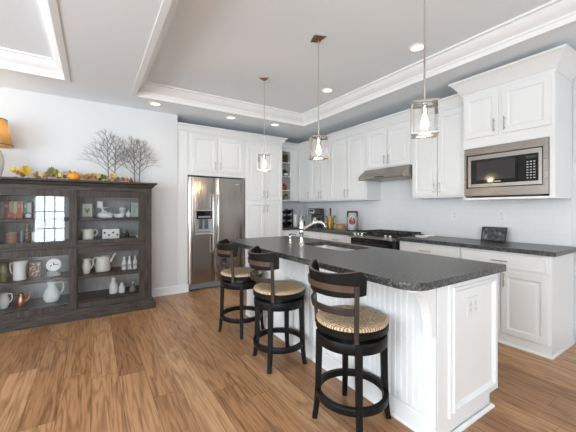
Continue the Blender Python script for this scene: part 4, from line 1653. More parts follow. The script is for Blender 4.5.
# ---- upper right bay, floor
z = ZS['uf']
x, w = at_item(81, 95, 4.45)
jug('wide cream pitcher with loop handle on the hutch\'s middle level', 'pitcher', x, 4.45, z, w, 0.130, M_CREAM, 0.0, math.pi,
    [(0.74, 0.0), (0.78, 0.03), (0.82, 0.2), (0.86, 0.40), (0.80, 0.6), (0.78, 0.75), (0.88, 0.9), (1.0, 1.0)])
t, o, x, w = boxed('planter_box', 'white rectangular pierced planter box on the hutch\'s middle level', 'planter box', 102.5, 119.5, 4.44, z, 0.125, 0.09, M_PORC)
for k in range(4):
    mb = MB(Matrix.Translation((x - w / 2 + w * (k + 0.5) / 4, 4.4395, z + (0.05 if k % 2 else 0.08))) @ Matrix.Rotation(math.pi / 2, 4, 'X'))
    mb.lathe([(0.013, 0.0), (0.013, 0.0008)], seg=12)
    mb.build('cutout', cmat('shadow_grey', 0.10, 0.10, 0.09), t)  # solid disc, coloured as the shade inside a pierced hole
random.seed(7)
x, w = at_item(121, 133, 4.44)
t = thing('dried_sprig', 'dark dried sprig with white berries on the hutch\'s middle level', 'dried sprig', (x, 4.44, z))
mb = MB()
bb = MB()
mb.lathe([(0.030, 0.0), (0.034, 0.02), (0.024, 0.045), (0.0, 0.045)], (x, 4.44, z), 14)
for k in range(16):
    a = random.uniform(0, 6.28)
    L = random.uniform(0.05, 0.10)
    e_ = random.uniform(0.1, 1.3)
    p0 = Vector((x, 4.44, z + 0.04))
    p1 = p0 + Vector((math.cos(a) * math.cos(e_), 0.6 * math.sin(a) * math.cos(e_), math.sin(e_))) * L
    mb.tube([p0, (p0 + p1) / 2 + Vector((0, 0, 0.01)), p1], [0.004, 0.005, 0.003], 5)
    if k % 2 == 0:
        bb.lathe([(0.0, -0.008), (0.008, 0.0), (0.0, 0.008)], tuple(p1), 8)
mb.build('stems', M_BLACK, t)
b_ = bb.build('berries', M_WHITEP, t, smooth=60)
b_['kind'] = 'stuff'
x, _ = at(137.2, 200, 4.42)
t = thing('ornament', 'tiny white round ornament beside the dark sprig', 'ornament', (x, 4.42, z))
mb = MB()
mb.lathe([(0.010, 0.0), (0.016, 0.012), (0.014, 0.026), (0.005, 0.034), (0.0, 0.036)], (x, 4.42, z), 14)
mb.build('body', M_PORC, t, smooth=60)

# ---- upper left bay, shelf: old books, red bow, magnifying glass
z = ZS['us']
BK = 'old books on the upper left shelf'
cols = [((0.62, 0.60, 0.55), -4.5, -0.4, 0.185, 'pale grey book leftmost on the upper left shelf'), ((0.62, 0.64, 0.60), -0.2, 3.7, 0.190, 'off-white book just left of the red books'),
        ((0.33, 0.06, 0.04), 4.0, 8.8, 0.205, 'dark red book at the left of the old book row'), ((0.42, 0.40, 0.26), 9.0, 13.0, 0.195, 'olive book left of the yellow one'),
        ((0.60, 0.45, 0.16), 13.2, 17.2, 0.190, 'mustard yellow book in the old book row'), ((0.45, 0.14, 0.06), 17.4, 20.4, 0.200, 'rust orange book right of the yellow one'),
        ((0.52, 0.24, 0.13), 20.6, 23.4, 0.195, 'brick coloured book right of the rust one'), ((0.13, 0.24, 0.15), 24.0, 27.0, 0.200, 'dark green book at the right end of the old book row'),
        ((0.50, 0.52, 0.50), 27.2, 31.5, 0.180, 'grey book behind the magnifying glass')]
for c_, pa, pb, h, lab in cols:
    book(lab, pa, pb, 4.50, z, h, 0.13, c_, BK)
x, w = at_item(6.5, 23.8, 4.40)
t = thing('ribbon_bow', 'red ribbon bow lying before the old books', 'bow', (x, 4.40, z))
for s in (-1, 1):
    mb = MB()
    rs = []
    for f, hh, yy in ((0.06, 0.010, 0.010), (0.4, 0.026, 0.018), (0.8, 0.034, 0.022), (1.0, 0.024, 0.014)):
        rs.append([(x + s * f * w / 2, 4.40 - yy, z + 0.036 - hh), (x + s * f * w / 2, 4.40 + yy, z + 0.036 - hh), (x + s * f * w / 2, 4.40 + yy, z + 0.036 + hh), (x + s * f * w / 2, 4.40 - yy, z + 0.036 + hh)])
    mb.rings(rs)
    mb.build('loop', cmat('red_ribbon', 0.40, 0.07, 0.05), t, bev=0.004)
mb = MB()
mb.box((x - 0.012, 4.385, z), (x + 0.012, 4.415, z + 0.05))
mb.build('knot', cmat('red_ribbon', 0.4, 0.07, 0.05), t, bev=0.005)
x, w = at_item(24.3, 32.5, 4.40)
t = thing('magnifying_glass', 'round dark-rimmed magnifying glass propped before the books', 'magnifying glass', (x, 4.40, z))
mb = MB(Matrix.Translation((x, 4.40, z + w / 2 + 0.001)) @ Matrix.Rotation(math.radians(80), 4, 'X'))
mb.lathe([(w / 2 - 0.009, -0.004), (w / 2, -0.004), (w / 2, 0.004), (w / 2 - 0.009, 0.004), (w / 2 - 0.009, -0.004)], seg=28, cap=False)
mb.build('rim', M_BLACK, t, smooth=40)
mb = MB(Matrix.Translation((x, 4.40, z + w / 2 + 0.001)) @ Matrix.Rotation(math.radians(80), 4, 'X'))
mb.lathe([(0.0, 0.003), (w / 2 - 0.0095, 0.0), (0.0, -0.003)], seg=28)
mb.build('lens', cmat('pale_lens', 0.55, 0.58, 0.58, 0.1), t, smooth=60)

# ---- upper left bay, floor
z = ZS['uf']
x, w = at_item(4.2, 18.3, 4.46)
t = thing('basket', 'low tan basket on the left of the hutch\'s middle level', 'basket', (x, 4.46, z))
mb = MB(Matrix.Translation((x, 4.46, z)) @ Matrix.Diagonal((1, 0.75, 1, 1)))
mb.lathe([(w * 0.40, 0.0), (w * 0.45, 0.04), (w * 0.49, 0.10), (w * 0.5, 0.118), (w * 0.47, 0.118), (w * 0.42, 0.05), (0, 0.045)], seg=24)
mb.build('body', mat('tan_wicker', (0.36, 0.20, 0.12), 0.6, noise=0.5, scale=60), t, smooth=50)
mb = MB(Matrix.Translation((x, 4.46, z)) @ Matrix.Diagonal((1, 0.75, 1, 1)))
mb.lathe([(w * 0.43, 0.055), (w * 0.42, 0.105), (w * 0.2, 0.128), (0, 0.130)], seg=24, warp=lambda r, zz, a: r * (1 + 0.05 * math.sin(3 * a)))
mb.build('cloth_liner', cmat('green_grey_cloth', 0.42, 0.43, 0.36, 0.8), t, smooth=50)
x, w = at_item(20, 23.2, 4.46)
t = thing('bud_vase', 'slim blue-grey bud vase between basket and patterned vase', 'vase', (x, 4.46, z))
mb = MB()
mb.lathe([(w * 0.45, 0.0), (w * 0.5, 0.06), (w * 0.35, 0.11), (w * 0.3, 0.13), (w * 0.42, 0.14), (w * 0.3, 0.138), (0, 0.1)], (x, 4.46, z), 16)
mb.build('body', cmat('blue_grey_glaze', 0.24, 0.27, 0.36, 0.25), t, smooth=60)
x, w = at_item(24.2, 31, 4.48)
t = thing('patterned_vase', 'tall dark vase with yellow speckles on the hutch\'s middle level', 'vase', (x, 4.48, z))
mb = MB()
mb.lathe([(w * 0.40, 0.0), (w * 0.5, 0.03), (w * 0.5, 0.15), (w * 0.40, 0.185), (w * 0.42, 0.20), (w * 0.34, 0.198), (0, 0.15)], (x, 4.48, z), 20)
vm, nt, p = nodes_of('speckled_dark_glaze')
vo = nt.nodes.new('ShaderNodeTexVoronoi')
vo.inputs['Scale'].default_value = 55
tc = nt.nodes.new('ShaderNodeTexCoord')
nt.links.new(tc.outputs['Object'], vo.inputs['Vector'])
rr = ramp(nt, [(0.25, (0.55, 0.42, 0.16)), (0.38, (0.05, 0.04, 0.035))])
nt.links.new(vo.outputs['Distance'], rr.inputs['Fac'])
nt.links.new(rr.outputs['Color'], p.inputs['Base Color'])
p.inputs['Roughness'].default_value = 0.3
mb.build('body', vm, t, smooth=60)
x, w = at_item(31.4, 38.8, 4.42)
t = thing('card_holder', 'white card standing in a small wooden holder', 'card', (x, 4.42, z))
mb = MB()
mb.box((x - w / 2, 4.40, z), (x + w / 2, 4.44, z + 0.022))
mb.build('holder', cmat('light_wood', 0.42, 0.30, 0.17), t, bev=0.003)
mb = MB()
mb.box((x - w / 2 + 0.004, 4.418, z + 0.0222), (x + w / 2 - 0.004, 4.422, z + 0.118))
mb.build('card', cmat('white_card', 0.78, 0.77, 0.74), t)
x, w = at_item(41, 53, 4.40)
t = thing('spectacles', 'black wire spectacles lying beside the white card', 'spectacles', (x, 4.40, z))
mb = MB()
for s in (-1, 1):
    pts = [(x + s * 0.032 + 0.024 * math.cos(a), 4.40, z + 0.024 + 0.019 * math.sin(a)) for a in [math.radians(k * 24) for k in range(16)]]
    mb.tube(pts, 0.0025, 6)
    mb.tube([(x + s * 0.056, 4.40, z + 0.03), (x + s * 0.060, 4.46, z + 0.028), (x + s * 0.058, 4.52, z + 0.006)], 0.0022, 6)
mb.tube([(x - 0.008, 4.40, z + 0.028), (x, 4.40, z + 0.033), (x + 0.008, 4.40, z + 0.028)], 0.0025, 6)
mb.build('wire_frame', M_BLACK, t, smooth=50)

# ---- lower left bay, shelf
z = ZS['ls']
x, w = at_item(-1.0, 7.0, 4.44)
t = thing('jar', 'yellow-green glass jar at the lower shelf\'s left end', 'jar', (x, 4.44, z))
mb = MB()
mb.lathe([(w * 0.46, 0.0), (w * 0.5, 0.012), (w * 0.5, 0.15), (w * 0.40, 0.170)], (x, 4.44, z), 20)
mb.build('body', mat('olive_glass', (0.22, 0.22, 0.06), 0.15, noise=0.5, scale=30), t, smooth=50)
mb = MB()
mb.lathe([(w * 0.42, 0.1705), (w * 0.42, 0.195), (0, 0.197)], (x, 4.44, z), 20)
mb.build('lid', cmat('green_tin_lid', 0.16, 0.18, 0.08, 0.4), t, smooth=50)
x, w = at_item(12.4, 26.8, 4.45)
jug('tall straight white pitcher with handle on left, lower left shelf', 'pitcher', x, 4.45, z, w, 0.205, M_PORC, math.pi, 0.0,
    [(0.92, 0.0), (0.96, 0.02), (0.95, 0.3), (0.93, 0.6), (0.94, 0.85), (1.0, 1.0)], hsize=0.8)
t, o, x, w = boxed('decorated_tin', 'dark tin with floral front on the lower left shelf', 'tin', 28.2, 41.2, 4.50, z, 0.180, 0.09, cmat('dark_tin', 0.03, 0.025, 0.025, 0.35))
mb = MB()
mb.box((x - w / 2 + 0.012, 4.4985, z + 0.012), (x + w / 2 - 0.012, 4.4995, z + 0.168))
fm_, nt, p = nodes_of('floral_print')
nz = nt.nodes.new('ShaderNodeTexNoise')
nz.inputs['Scale'].default_value = 38
tc = nt.nodes.new('ShaderNodeTexCoord')
nt.links.new(tc.outputs['Object'], nz.inputs['Vector'])
rr = ramp(nt, [(0.45, (0.03, 0.025, 0.02)), (0.55, (0.25, 0.13, 0.08)), (0.62, (0.62, 0.52, 0.44)), (0.7, (0.5, 0.3, 0.12))])
nt.links.new(nz.outputs['Fac'], rr.inputs['Fac'])
nt.links.new(rr.outputs['Color'], p.inputs['Base Color'])
mb.build('printed_front', fm_, t)
x, w = at_item(46, 60, 4.50)
t = thing('kitchen_scale', 'vintage kitchen scale with round white dial, lower left shelf', 'kitchen scale', (x, 4.52, z))
mb = MB()
mb.rings([[(x - a_, 4.46 - b_, z + h), (x + a_, 4.46 - b_, z + h), (x + a_, 4.56 + b_, z + h), (x - a_, 4.56 + b_, z + h)] for a_, b_, h in ((0.070, 0.0, 0.0), (0.070, 0.0, 0.02), (0.045, -0.02, 0.05), (0.045, -0.02, 0.105))])
mb.build('body', cmat('scale_grey', 0.30, 0.30, 0.28, 0.4), t, bev=0.004)
mb = MB(Matrix.Translation((x + 0.01, 4.455, z + 0.135)) @ Matrix.Rotation(math.radians(72), 4, 'X'))
mb.lathe([(0.0, -0.012), (0.070, -0.012), (0.074, 0.0), (0.070, 0.006), (0.066, 0.002), (0.0, 0.002)], seg=28)
di = mb.build('dial', M_PORC, t, smooth=40)
mb = MB(Matrix.Translation((x + 0.01, 4.455, z + 0.135)) @ Matrix.Rotation(math.radians(72), 4, 'X'))
mb.box((-0.006, -0.004, 0.0022), (0.045, 0.004, 0.0040))
mb.box((-0.004, -0.006, 0.0022), (0.004, 0.03, 0.0036))
mb.build('pointer', M_BLACK, di)
mb = MB()
mb.tube([(x - 0.055, 4.45, z + 0.0), (x - 0.055, 4.45, z + 0.06), (x - 0.01, 4.45, z + 0.135)], 0.005, 6)
mb.build('bracket', M_BLACK, t)

# ---- lower left bay, floor
z = ZS['lf']
x, w = at_item(-4.0, 10.0, 4.42)
jug('round white pitcher at the hutch bottom\'s left end', 'pitcher', x, 4.42, z, w, 0.165, M_PORC, -0.2, math.pi, hsize=1.0)
x, w = at_item(16.0, 26.5, 4.44)
t = thing('kettle', 'small dark copper kettle on the hutch bottom', 'kettle', (x, 4.44, z))
mb = MB()
mb.lathe([(w * 0.42, 0.0), (w * 0.5, 0.02), (w * 0.47, 0.07), (w * 0.34, 0.115), (w * 0.24, 0.125), (w * 0.26, 0.135), (0, 0.150)], (x, 4.44, z), 20)
mb.build('body', M_COPPER, t, smooth=60)
mb = MB()
mb.tube([(x + w * 0.42, 4.44, z + 0.04), (x + w * 0.75, 4.44, z + 0.07), (x + w * 0.85, 4.44, z + 0.125), (x + w * 0.95, 4.44, z + 0.140)], [0.012, 0.010, 0.007, 0.006], 8)
mb.build('spout', M_COPPER, t, smooth=60)
mb = MB()
mb.tube([(x - w * 0.42, 4.44, z + 0.03), (x - w * 0.80, 4.44, z + 0.06), (x - w * 0.75, 4.44, z + 0.115), (x - w * 0.30, 4.44, z + 0.118)], 0.006, 8)
mb.build('handle', M_BLACK, t, smooth=60)
x, w = at_item(43, 60.5, 4.46)
jug('large pale round-bellied pitcher on the hutch bottom by the centre stile', 'pitcher', x, 4.46, z, w, 0.232, M_MINT, 0.0, math.pi,
    [(0.70, 0.0), (0.80, 0.03), (0.98, 0.18), (1.0, 0.34), (0.80, 0.54), (0.50, 0.72), (0.42, 0.82), (0.50, 1.0)], hsize=0.8)

# ---- lower right bay, shelf
z = ZS['ls']
x, w = at_item(81.8, 91.2, 4.44)
jug('small cream jug with fluted lip on the lower right shelf', 'pitcher', x, 4.44, z, w, 0.180, M_CREAM, 0.0, math.pi, hsize=0.9)
x, w = at_item(95.0, 111.0, 4.52)
t = jug('big cream watering pitcher with long spout on the lower right shelf', 'pitcher', x, 4.52, z, w, 0.185, M_CREAM, math.pi, None,
        [(0.90, 0.0), (0.94, 0.03), (1.0, 0.12), (0.97, 0.3), (0.93, 0.6), (0.90, 0.85), (0.94, 1.0)], hsize=0.5)
mb = MB()
mb.tube([(x + w * 0.46, 4.52, z + 0.11), (x + w * 0.58, 4.52, z + 0.15), (x + w * 0.68, 4.52, z + 0.185), (x + w * 0.80, 4.52, z + 0.205)], [0.020, 0.014, 0.011, 0.016], 10)
mb.build('spout', M_CREAM, t, smooth=60)


def bottle(label, x, y, z, w, h, m, group=None, cap=True):
    t = thing('bottle', label, 'bottle', (x, y, z), group)
    mb = MB()
    R = w / 2
    mb.lathe([(R * 0.92, 0.0), (R, 0.01), (R, h * 0.48), (R * 0.92, h * 0.58), (R * 0.50, h * 0.76), (R * 0.46, h * 0.90), (R * 0.58, h * 0.93), (R * 0.56, h), (R * 0.40, h), (R * 0.38, h * 0.9), (0, h * 0.88)], (x, y, z), 18)
    mb.build('body', m, t, smooth=50)
    if cap:
        mb = MB()
        mb.lathe([(R * 1.003, h * 0.20), (R * 1.008, h * 0.20), (R * 1.008, h * 0.42), (R * 1.003, h * 0.42)], (x, y, z), 18, cap=False)
        mb.build('label_band', cmat('pale_print', 0.62, 0.64, 0.60), t, smooth=50)
    return t


BG = 'white milk bottles in the wire caddy'
xs = []
for k, (pa, pb) in enumerate(((121.8, 126.4), (127.4, 131.8), (132.9, 137.4))):
    x, w = at_item(pa, pb, 4.44)
    xs.append((x, w))
    bottle('%s white milk bottle in the wire caddy' % ('leftmost', 'middle', 'rightmost')[k], x, 4.44, z + 0.0045, w, 0.165, M_PORC, BG)
t = thing('bottle_caddy', 'wire caddy holding three white milk bottles', 'caddy', (xs[1][0], 4.44, z))
mb = MB()
xa, xb = xs[0][0] - xs[0][1] / 2 - 0.006, xs[2][0] + xs[2][1] / 2 + 0.006
for zz in (0.062,):
    mb.tube([(xa, 4.405, z + zz), (xb, 4.405, z + zz), (xb, 4.475, z + zz), (xa, 4.475, z + zz), (xa, 4.405, z + zz)], 0.0025, 6)
for xx in (xa, xb, xs[0][0] + 0.5 * (xs[1][0] - xs[0][0]), xs[1][0] + 0.5 * (xs[2][0] - xs[1][0])):
    for yy in (4.405, 4.475):
        mb.tube([(xx, yy, z + 0.002), (xx, yy, z + 0.062)], 0.002, 6)
mb.box((xa, 4.405, z), (xb, 4.475, z + 0.004))
mb.build('wire_rack', cmat('grey_wire', 0.35, 0.36, 0.34, 0.35), t)

# ---- lower right bay, floor
z = ZS['lf']
x, w = at_item(109.0, 117.8, 4.46)
bottle('taller white bottle on the hutch bottom, right bay', x, 4.46, z, w, 0.195, M_PORC, None, False)
x, w = at_item(118.4, 125.2, 4.44)
bottle('short wide white bottle on the hutch bottom, right bay', x, 4.44, z, w, 0.125, M_PORC, None, False)
x, w = at_item(129, 136.5, 4.44)
t = thing('glass_cruet', 'small grey glass cruet at the hutch bottom\'s right end', 'cruet', (x, 4.44, z))
mb = MB()
mb.lathe([(w * 0.40, 0.0), (w * 0.46, 0.03), (w * 0.26, 0.07), (w * 0.18, 0.085), (w * 0.24, 0.095), (0, 0.090)], (x, 4.44, z), 16)
mb.build('body', cmat('grey_glass', 0.22, 0.22, 0.22, 0.1), t, smooth=60)
mb = MB()
mb.lathe([(0.008, 0.0955), (0.014, 0.106), (0.010, 0.118), (0.0, 0.121)], (x, 4.44, z), 12)
mb.build('stopper', M_PORC, t, smooth=60)

# ================================================================ on top of the hutch
z = ZS['top']
# table lamp
lx, ly = -0.895, 4.50
t = thing('table_lamp', 'lit table lamp with amber bell shade on the hutch', 'table lamp', (lx, ly, z))
mb = MB()
mb.lathe([(0.070, 0.0), (0.070, 0.02), (0.058, 0.028)], (lx, ly, z), 28)
mb.build('base', M_PORC, t, smooth=40)
mb = MB()
pr = [(0.054, 0.0285)]
for k in range(14):
    f = k / 13
    pr.append((0.050 + 0.022 * math.sin(math.pi * f) + 0.005 * (k % 2), 0.035 + 0.27 * f))
pr += [(0.020, 0.320), (0.018, 0.36), (0.0, 0.36)]
mb.lathe(pr, (lx, ly, z), 28)
mb.build('body', mat('chalky_white_ceramic', (0.72, 0.70, 0.65), 0.6, noise=0.12, scale=30), t, smooth=50)
mb = MB()
SH = [(0.152, 0.362), (0.140, 0.40), (0.118, 0.50), (0.105, 0.58), (0.100, 0.648)]
mb.lathe(SH + [(r - 0.003, zz) for r, zz in reversed(SH)] + [SH[0]], (lx, ly, z), 36, cap=False)
sm = bpy.data.materials.new('amber_linen_shade')
sm.use_nodes = True
nt = sm.node_tree
p = nt.nodes['Principled BSDF']
p.inputs['Base Color'].default_value = (0.50, 0.36, 0.17, 1)
p.inputs['Roughness'].default_value = 0.8
trn = nt.nodes.new('ShaderNodeBsdfTranslucent')
trn.inputs['Color'].default_value = (0.80, 0.62, 0.36, 1)
mx = nt.nodes.new('ShaderNodeMixShader')
mx.inputs[0].default_value = 0.55
nt.links.new(p.outputs[0], mx.inputs[1])
nt.links.new(trn.outputs[0], mx.inputs[2])
nt.links.new(mx.outputs[0], nt.nodes['Material Output'].inputs['Surface'])
shd = mb.build('lamp_shade', sm, t, smooth=50)
mb = MB()
mb.lathe([(0.153, 0.361), (0.155, 0.361), (0.152, 0.371), (0.150, 0.371), (0.153, 0.361)], (lx, ly, z), 36, cap=False)
mb.lathe([(0.1005, 0.641), (0.103, 0.641), (0.102, 0.651), (0.0995, 0.651), (0.1005, 0.641)], (lx, ly, z), 36, cap=False)
mb.build('trim_band', cmat('brown_band', 0.20, 0.10, 0.04), shd, smooth=50)
mb = MB()
mb.lathe([(0.012, 0.3605), (0.014, 0.40), (0.030, 0.45), (0.026, 0.49), (0.0, 0.505)], (lx, ly, z), 16)
mb.build('bulb', M_BULB, t, smooth=60)
ll = bpy.data.lights.new('table_lamp_light', 'POINT')
ll.energy = 1.5
ll.color = (1.0, 0.76, 0.50)
ll.shadow_soft_size = 0.03
lo = bpy.data.objects.new('table_lamp_light', ll)
COL.objects.link(lo)
lo.location = (lx, ly, z + 0.53)

# bare twig trees
M_TWIG = mat('dark_twig_bark', (0.13, 0.105, 0.09), 0.7, noise=0.3, scale=40)


def twig_tree(label, trunks, seed, TY):
    random.seed(seed)
    cx = sum(p[0] for p in trunks) / len(trunks)
    t = thing('twig_tree', label, 'twig tree', (cx, TY, z), 'bare twig trees on the hutch')
    mb = MB()
    mb.box((cx - 0.05, TY - 0.03, z), (cx + 0.05, TY + 0.03, z + 0.010))
    mb.build('base_plate', M_TWIG, t)
    tw = MB()

    def grow(p, d, L, r, depth):
        q = p + d * L
        mid = (p + q) / 2 + Vector((random.uniform(-1, 1), random.uniform(-1, 1), 0)) * L * 0.06
        tw.tube([p, mid, q], [r, r * 0.85, r * 0.65], 4)
        if depth == 0:
            return
        n = 2 if depth > 1 else 3
        for k in range(n):
            side = (-1) ** k
            ax = Vector((0, 1, 0))
            ang = side * random.uniform(0.25, 0.65)
            nd = Matrix.Rotation(ang, 3, ax) @ d
            nd = (nd + Vector((0, random.uniform(-0.12, 0.12), 0.10))).normalized()
            grow(q if k < 2 else mid, nd, L * random.uniform(0.62, 0.85), r * 0.66, depth - 1)
    for (x0, lean, h) in trunks:
        mb = MB()
        P = [Vector((x0 + lean * f, TY + 0.01 * math.sin(5 * f), z + 0.010 + h * f)) for f in (0, 0.25, 0.5, 0.75, 1.0)]
        mb.tube(P, [0.0075, 0.0065, 0.0055, 0.0045, 0.003], 6)
        mb.build('trunk', M_TWIG, t, smooth=50)
        nb = 11
        for k in range(nb):
            f = 0.24 + 0.74 * k / (nb - 1)
            p = Vector((x0 + lean * f, TY, z + 0.010 + h * f))
            side = 1 if k % 2 else -1
            sp = (1.05 - 0.55 * f)
            d = Vector((side * sp, random.uniform(-0.12, 0.12), 0.75 + 0.4 * f)).normalized()
            grow(p, d, 0.105 * (1.35 - 0.75 * f), 0.0040, 4 if f < 0.45 else 3 if f < 0.85 else 2)
    b_ = tw.build('twigs', M_TWIG, t)
    b_['kind'] = 'stuff'
    return t


twig_tree('taller bare twig tree, left of the pair on the hutch', [(at(108.5, 180, 4.50)[0], -0.01, 0.56), (at(114.5, 180, 4.50)[0], 0.015, 0.50)], 3, 4.50)
twig_tree('shorter bare twig tree near the hutch\'s right end', [(at(134.8, 180, 4.65)[0], -0.015, 0.54), (at(139.2, 180, 4.65)[0], 0.02, 0.52)], 11, 4.65)

# autumn garland
random.seed(21)
g = thing('autumn_garland', 'autumn leaf garland strewn along the hutch top', 'garland', (-0.1, 4.42, z))
LEAF = {'yellow_leaf': (0.68, 0.46, 0.06), 'orange_leaf': (0.55, 0.25, 0.06), 'brown_leaf': (0.26, 0.13, 0.06), 'green_leaf': (0.15, 0.19, 0.05), 'tan_leaf': (0.60, 0.43, 0.26)}


def leaf(c, size, yaw, pitch, roll, kind):
    M = Matrix.Translation(c) @ Matrix.Rotation(yaw, 4, 'Z') @ Matrix.Rotation(pitch, 4, 'Y') @ Matrix.Rotation(roll, 4, 'X')
    mb = MB(M)
    out = [(0, -0.55), (0.10, -0.40), (0.42, -0.46), (0.34, -0.18), (0.62, 0.02), (0.36, 0.12), (0.44, 0.42), (0.18, 0.34), (0, 0.66),
           (-0.18, 0.34), (-0.44, 0.42), (-0.36, 0.12), (-0.62, 0.02), (-0.34, -0.18), (-0.42, -0.46), (-0.10, -0.40)]
    th = 0.002
    top = [mb.v((a * size, b_ * size, th + abs(a) * size * 0.25)) for a, b_ in out]
    bot = [mb.v((a * size, b_ * size, abs(a) * size * 0.25)) for a, b_ in out]
    ct, cb_ = mb.v((0, 0, th)), mb.v((0, 0, 0))
    n = len(out)
    for k in range(n):
        j = (k + 1) % n
        mb.face([top[k], top[j], ct])
        mb.face([bot[j], bot[k], cb_])
        mb.face([bot[k], bot[j], top[j], top[k]])
    mb.build(kind, mat(kind, LEAF[kind], 0.6, noise=0.35, scale=25), g)


mb = MB()
pts = [(at(px, 178, 4.42)[0], 4.42 + 0.02 * math.sin(px * 0.3), z + 0.012 + 0.006 * math.sin(px * 0.5)) for px in range(10, 136, 6)]
mb.tube(pts, 0.006, 6)
mb.build('vine', M_TWIG, g, smooth=60)
seq = [(14, 'yellow_leaf', 1.0, 0.06), (17, 'tan_leaf', 0.8, 0.04), (20, 'orange_leaf', 0.8, 0.03), (24, 'yellow_leaf', 1.2, 0.07), (27, 'yellow_leaf', 1.3, 0.075), (30, 'yellow_leaf', 1.1, 0.055), (23, 'brown_leaf', 0.8, 0.02),
       (34, 'tan_leaf', 0.8, 0.02), (38, 'orange_leaf', 0.9, 0.03), (42, 'tan_leaf', 0.9, 0.03), (45, 'brown_leaf', 0.9, 0.02), (49, 'green_leaf', 1.1, 0.05), (51, 'brown_leaf', 1.1, 0.08), (53, 'green_leaf', 1.2, 0.065), (56, 'brown_leaf', 1.0, 0.06), (55, 'green_leaf', 1.1, 0.03),
       (59, 'yellow_leaf', 0.8, 0.03), (60, 'green_leaf', 1.0, 0.02), (63, 'tan_leaf', 0.8, 0.05), (66, 'tan_leaf', 0.9, 0.055), (70, 'orange_leaf', 0.9, 0.06), (76, 'tan_leaf', 0.7, 0.055), (82, 'tan_leaf', 0.9, 0.03), (85, 'orange_leaf', 1.0, 0.03), (88, 'tan_leaf', 1.0, 0.04),
       (91, 'orange_leaf', 1.0, 0.04), (94, 'tan_leaf', 0.9, 0.05), (87, 'brown_leaf', 0.9, 0.02), (97, 'green_leaf', 1.0, 0.04), (99, 'yellow_leaf', 0.9, 0.04), (102, 'green_leaf', 1.1, 0.045), (104, 'green_leaf', 0.9, 0.03), (108, 'orange_leaf', 0.7, 0.02),
       (112, 'yellow_leaf', 0.8, 0.055), (115, 'tan_leaf', 0.9, 0.06), (113, 'tan_leaf', 0.8, 0.03), (118, 'brown_leaf', 0.8, 0.02), (123, 'brown_leaf', 0.8, 0.02), (127, 'orange_leaf', 0.7, 0.02), (38, 'green_leaf', 0.8, 0.015), (67, 'green_leaf', 0.8, 0.02)]
for px, kind, sz, h in seq + [(p_ + random.uniform(-2.5, 2.5), k_, s_ * 0.8, h_ * random.uniform(0.3, 1.1)) for p_, k_, s_, h_ in seq]:
    leaf((at(px, 178, 4.44)[0], 4.435 + random.uniform(-0.025, 0.03), z + 0.030 + h * 1.1), 0.068 * sz, random.uniform(-0.8, 0.8), random.uniform(-0.5, 0.5), random.uniform(0.6, 1.5), kind)
for px, h in ((36, 0.02), (40, 0.018), (47, 0.02), (79, 0.025), (105, 0.02), (110, 0.03), (120, 0.02)):
    mb = MB()
    mb.lathe([(0.0, -0.011), (0.008, -0.008), (0.011, 0.0), (0.008, 0.008), (0.0, 0.011)], (at(px, 178, 4.40)[0], 4.385, z + h), 10)
    mb.build('berry', cmat('rust_berry', 0.45, 0.16, 0.06, 0.35), g, smooth=60)


def pumpkin(label, px, y, w, h, m, name='pumpkin', cat='pumpkin', tilt=0.0):
    x, _ = at(px, 178, y)
    t = thing(name, label, cat, (x, y, z))
    mb = MB()
    pr = [(0.10, 0.02), (0.30, 0.0), (0.42, 0.12), (0.5, 0.40), (0.5, 0.58), (0.40, 0.86), (0.24, 1.0), (0.08, 0.94), (0.0, 0.92)]
    mb.lathe([(r * w, zz * h) for r, zz in pr], (x, y, z + 0.0005), 40, lambda r, zz, a: r * (1 + 0.045 * abs(math.sin(5 * a)) - 0.02))
    mb.build('body', m, t, smooth=60)
    mb = MB()
    mb.tube([(x, y, z + h * 0.90), (x + 0.003, y, z + h * 1.08), (x + 0.014, y, z + h * 1.22)], [0.010, 0.006, 0.007], 7)
    mb.build('stem', cmat('dry_stem', 0.30, 0.24, 0.11, 0.7), t, smooth=50)
    return t


pumpkin('small bright orange pumpkin on the hutch top', 74, 4.32, at_item(67.0, 80.5, 4.32)[1], 0.088, mat('orange_pumpkin_skin', (0.80, 0.30, 0.02), 0.45, noise=0.12, scale=10))
x, _ = at(131, 178, 4.36)
t = thing('pomegranate', 'small dark red fruit beside the right twig tree', 'fruit', (x, 4.36, z))
mb = MB()
mb.lathe([(0.0, 0.0), (0.018, 0.004), (0.027, 0.022), (0.024, 0.040), (0.010, 0.050), (0.008, 0.060), (0.013, 0.066), (0.0, 0.056)], (x, 4.36, z + 0.0005), 18)
mb.build('body', cmat('dark_red_skin', 0.28, 0.04, 0.03, 0.35), t, smooth=60)

# ================================================================ corner shelf contents
SY = 5.16
def sx(px):
    return at(px, 180, SY)[0]
for (px, w, h, col, lab) in ((283.3, 0.075, 0.165, (0.05, 0.03, 0.02), 'dark brown jar on the top corner shelf, left'), (286.4, 0.06, 0.17, (0.10, 0.05, 0.03), 'brown jar on the top corner shelf, right')):
    x = sx(px)
    t = thing('jar', lab, 'jar', (x, SY, 2.1955), 'dark jars on the top corner shelf')
    mb = MB()
    mb.lathe([(w / 2, 0.0), (w / 2, h * 0.8), (w * 0.35, h * 0.9)], (x, SY, 2.1955), 16)
    mb.build('body', cmat('jar_%d' % int(px), *col, 0.25), t, smooth=50)
    mb = MB()
    mb.lathe([(w * 0.38, h * 0.9005), (w * 0.38, h), (0, h)], (x, SY, 2.1955), 16)
    mb.build('lid', M_BLACK, t, smooth=50)
x = 3.262
t = thing('tin', 'green and white tin on the second corner shelf', 'tin', (x, SY, 1.9205))
mb = MB()
mb.lathe([(0.050, 0.0), (0.050, 0.09), (0.045, 0.095)], (x, SY, 1.9205), 20)
mb.build('body', cmat('deep_green_tin', 0.06, 0.14, 0.07, 0.35), t, smooth=50)
mb = MB()
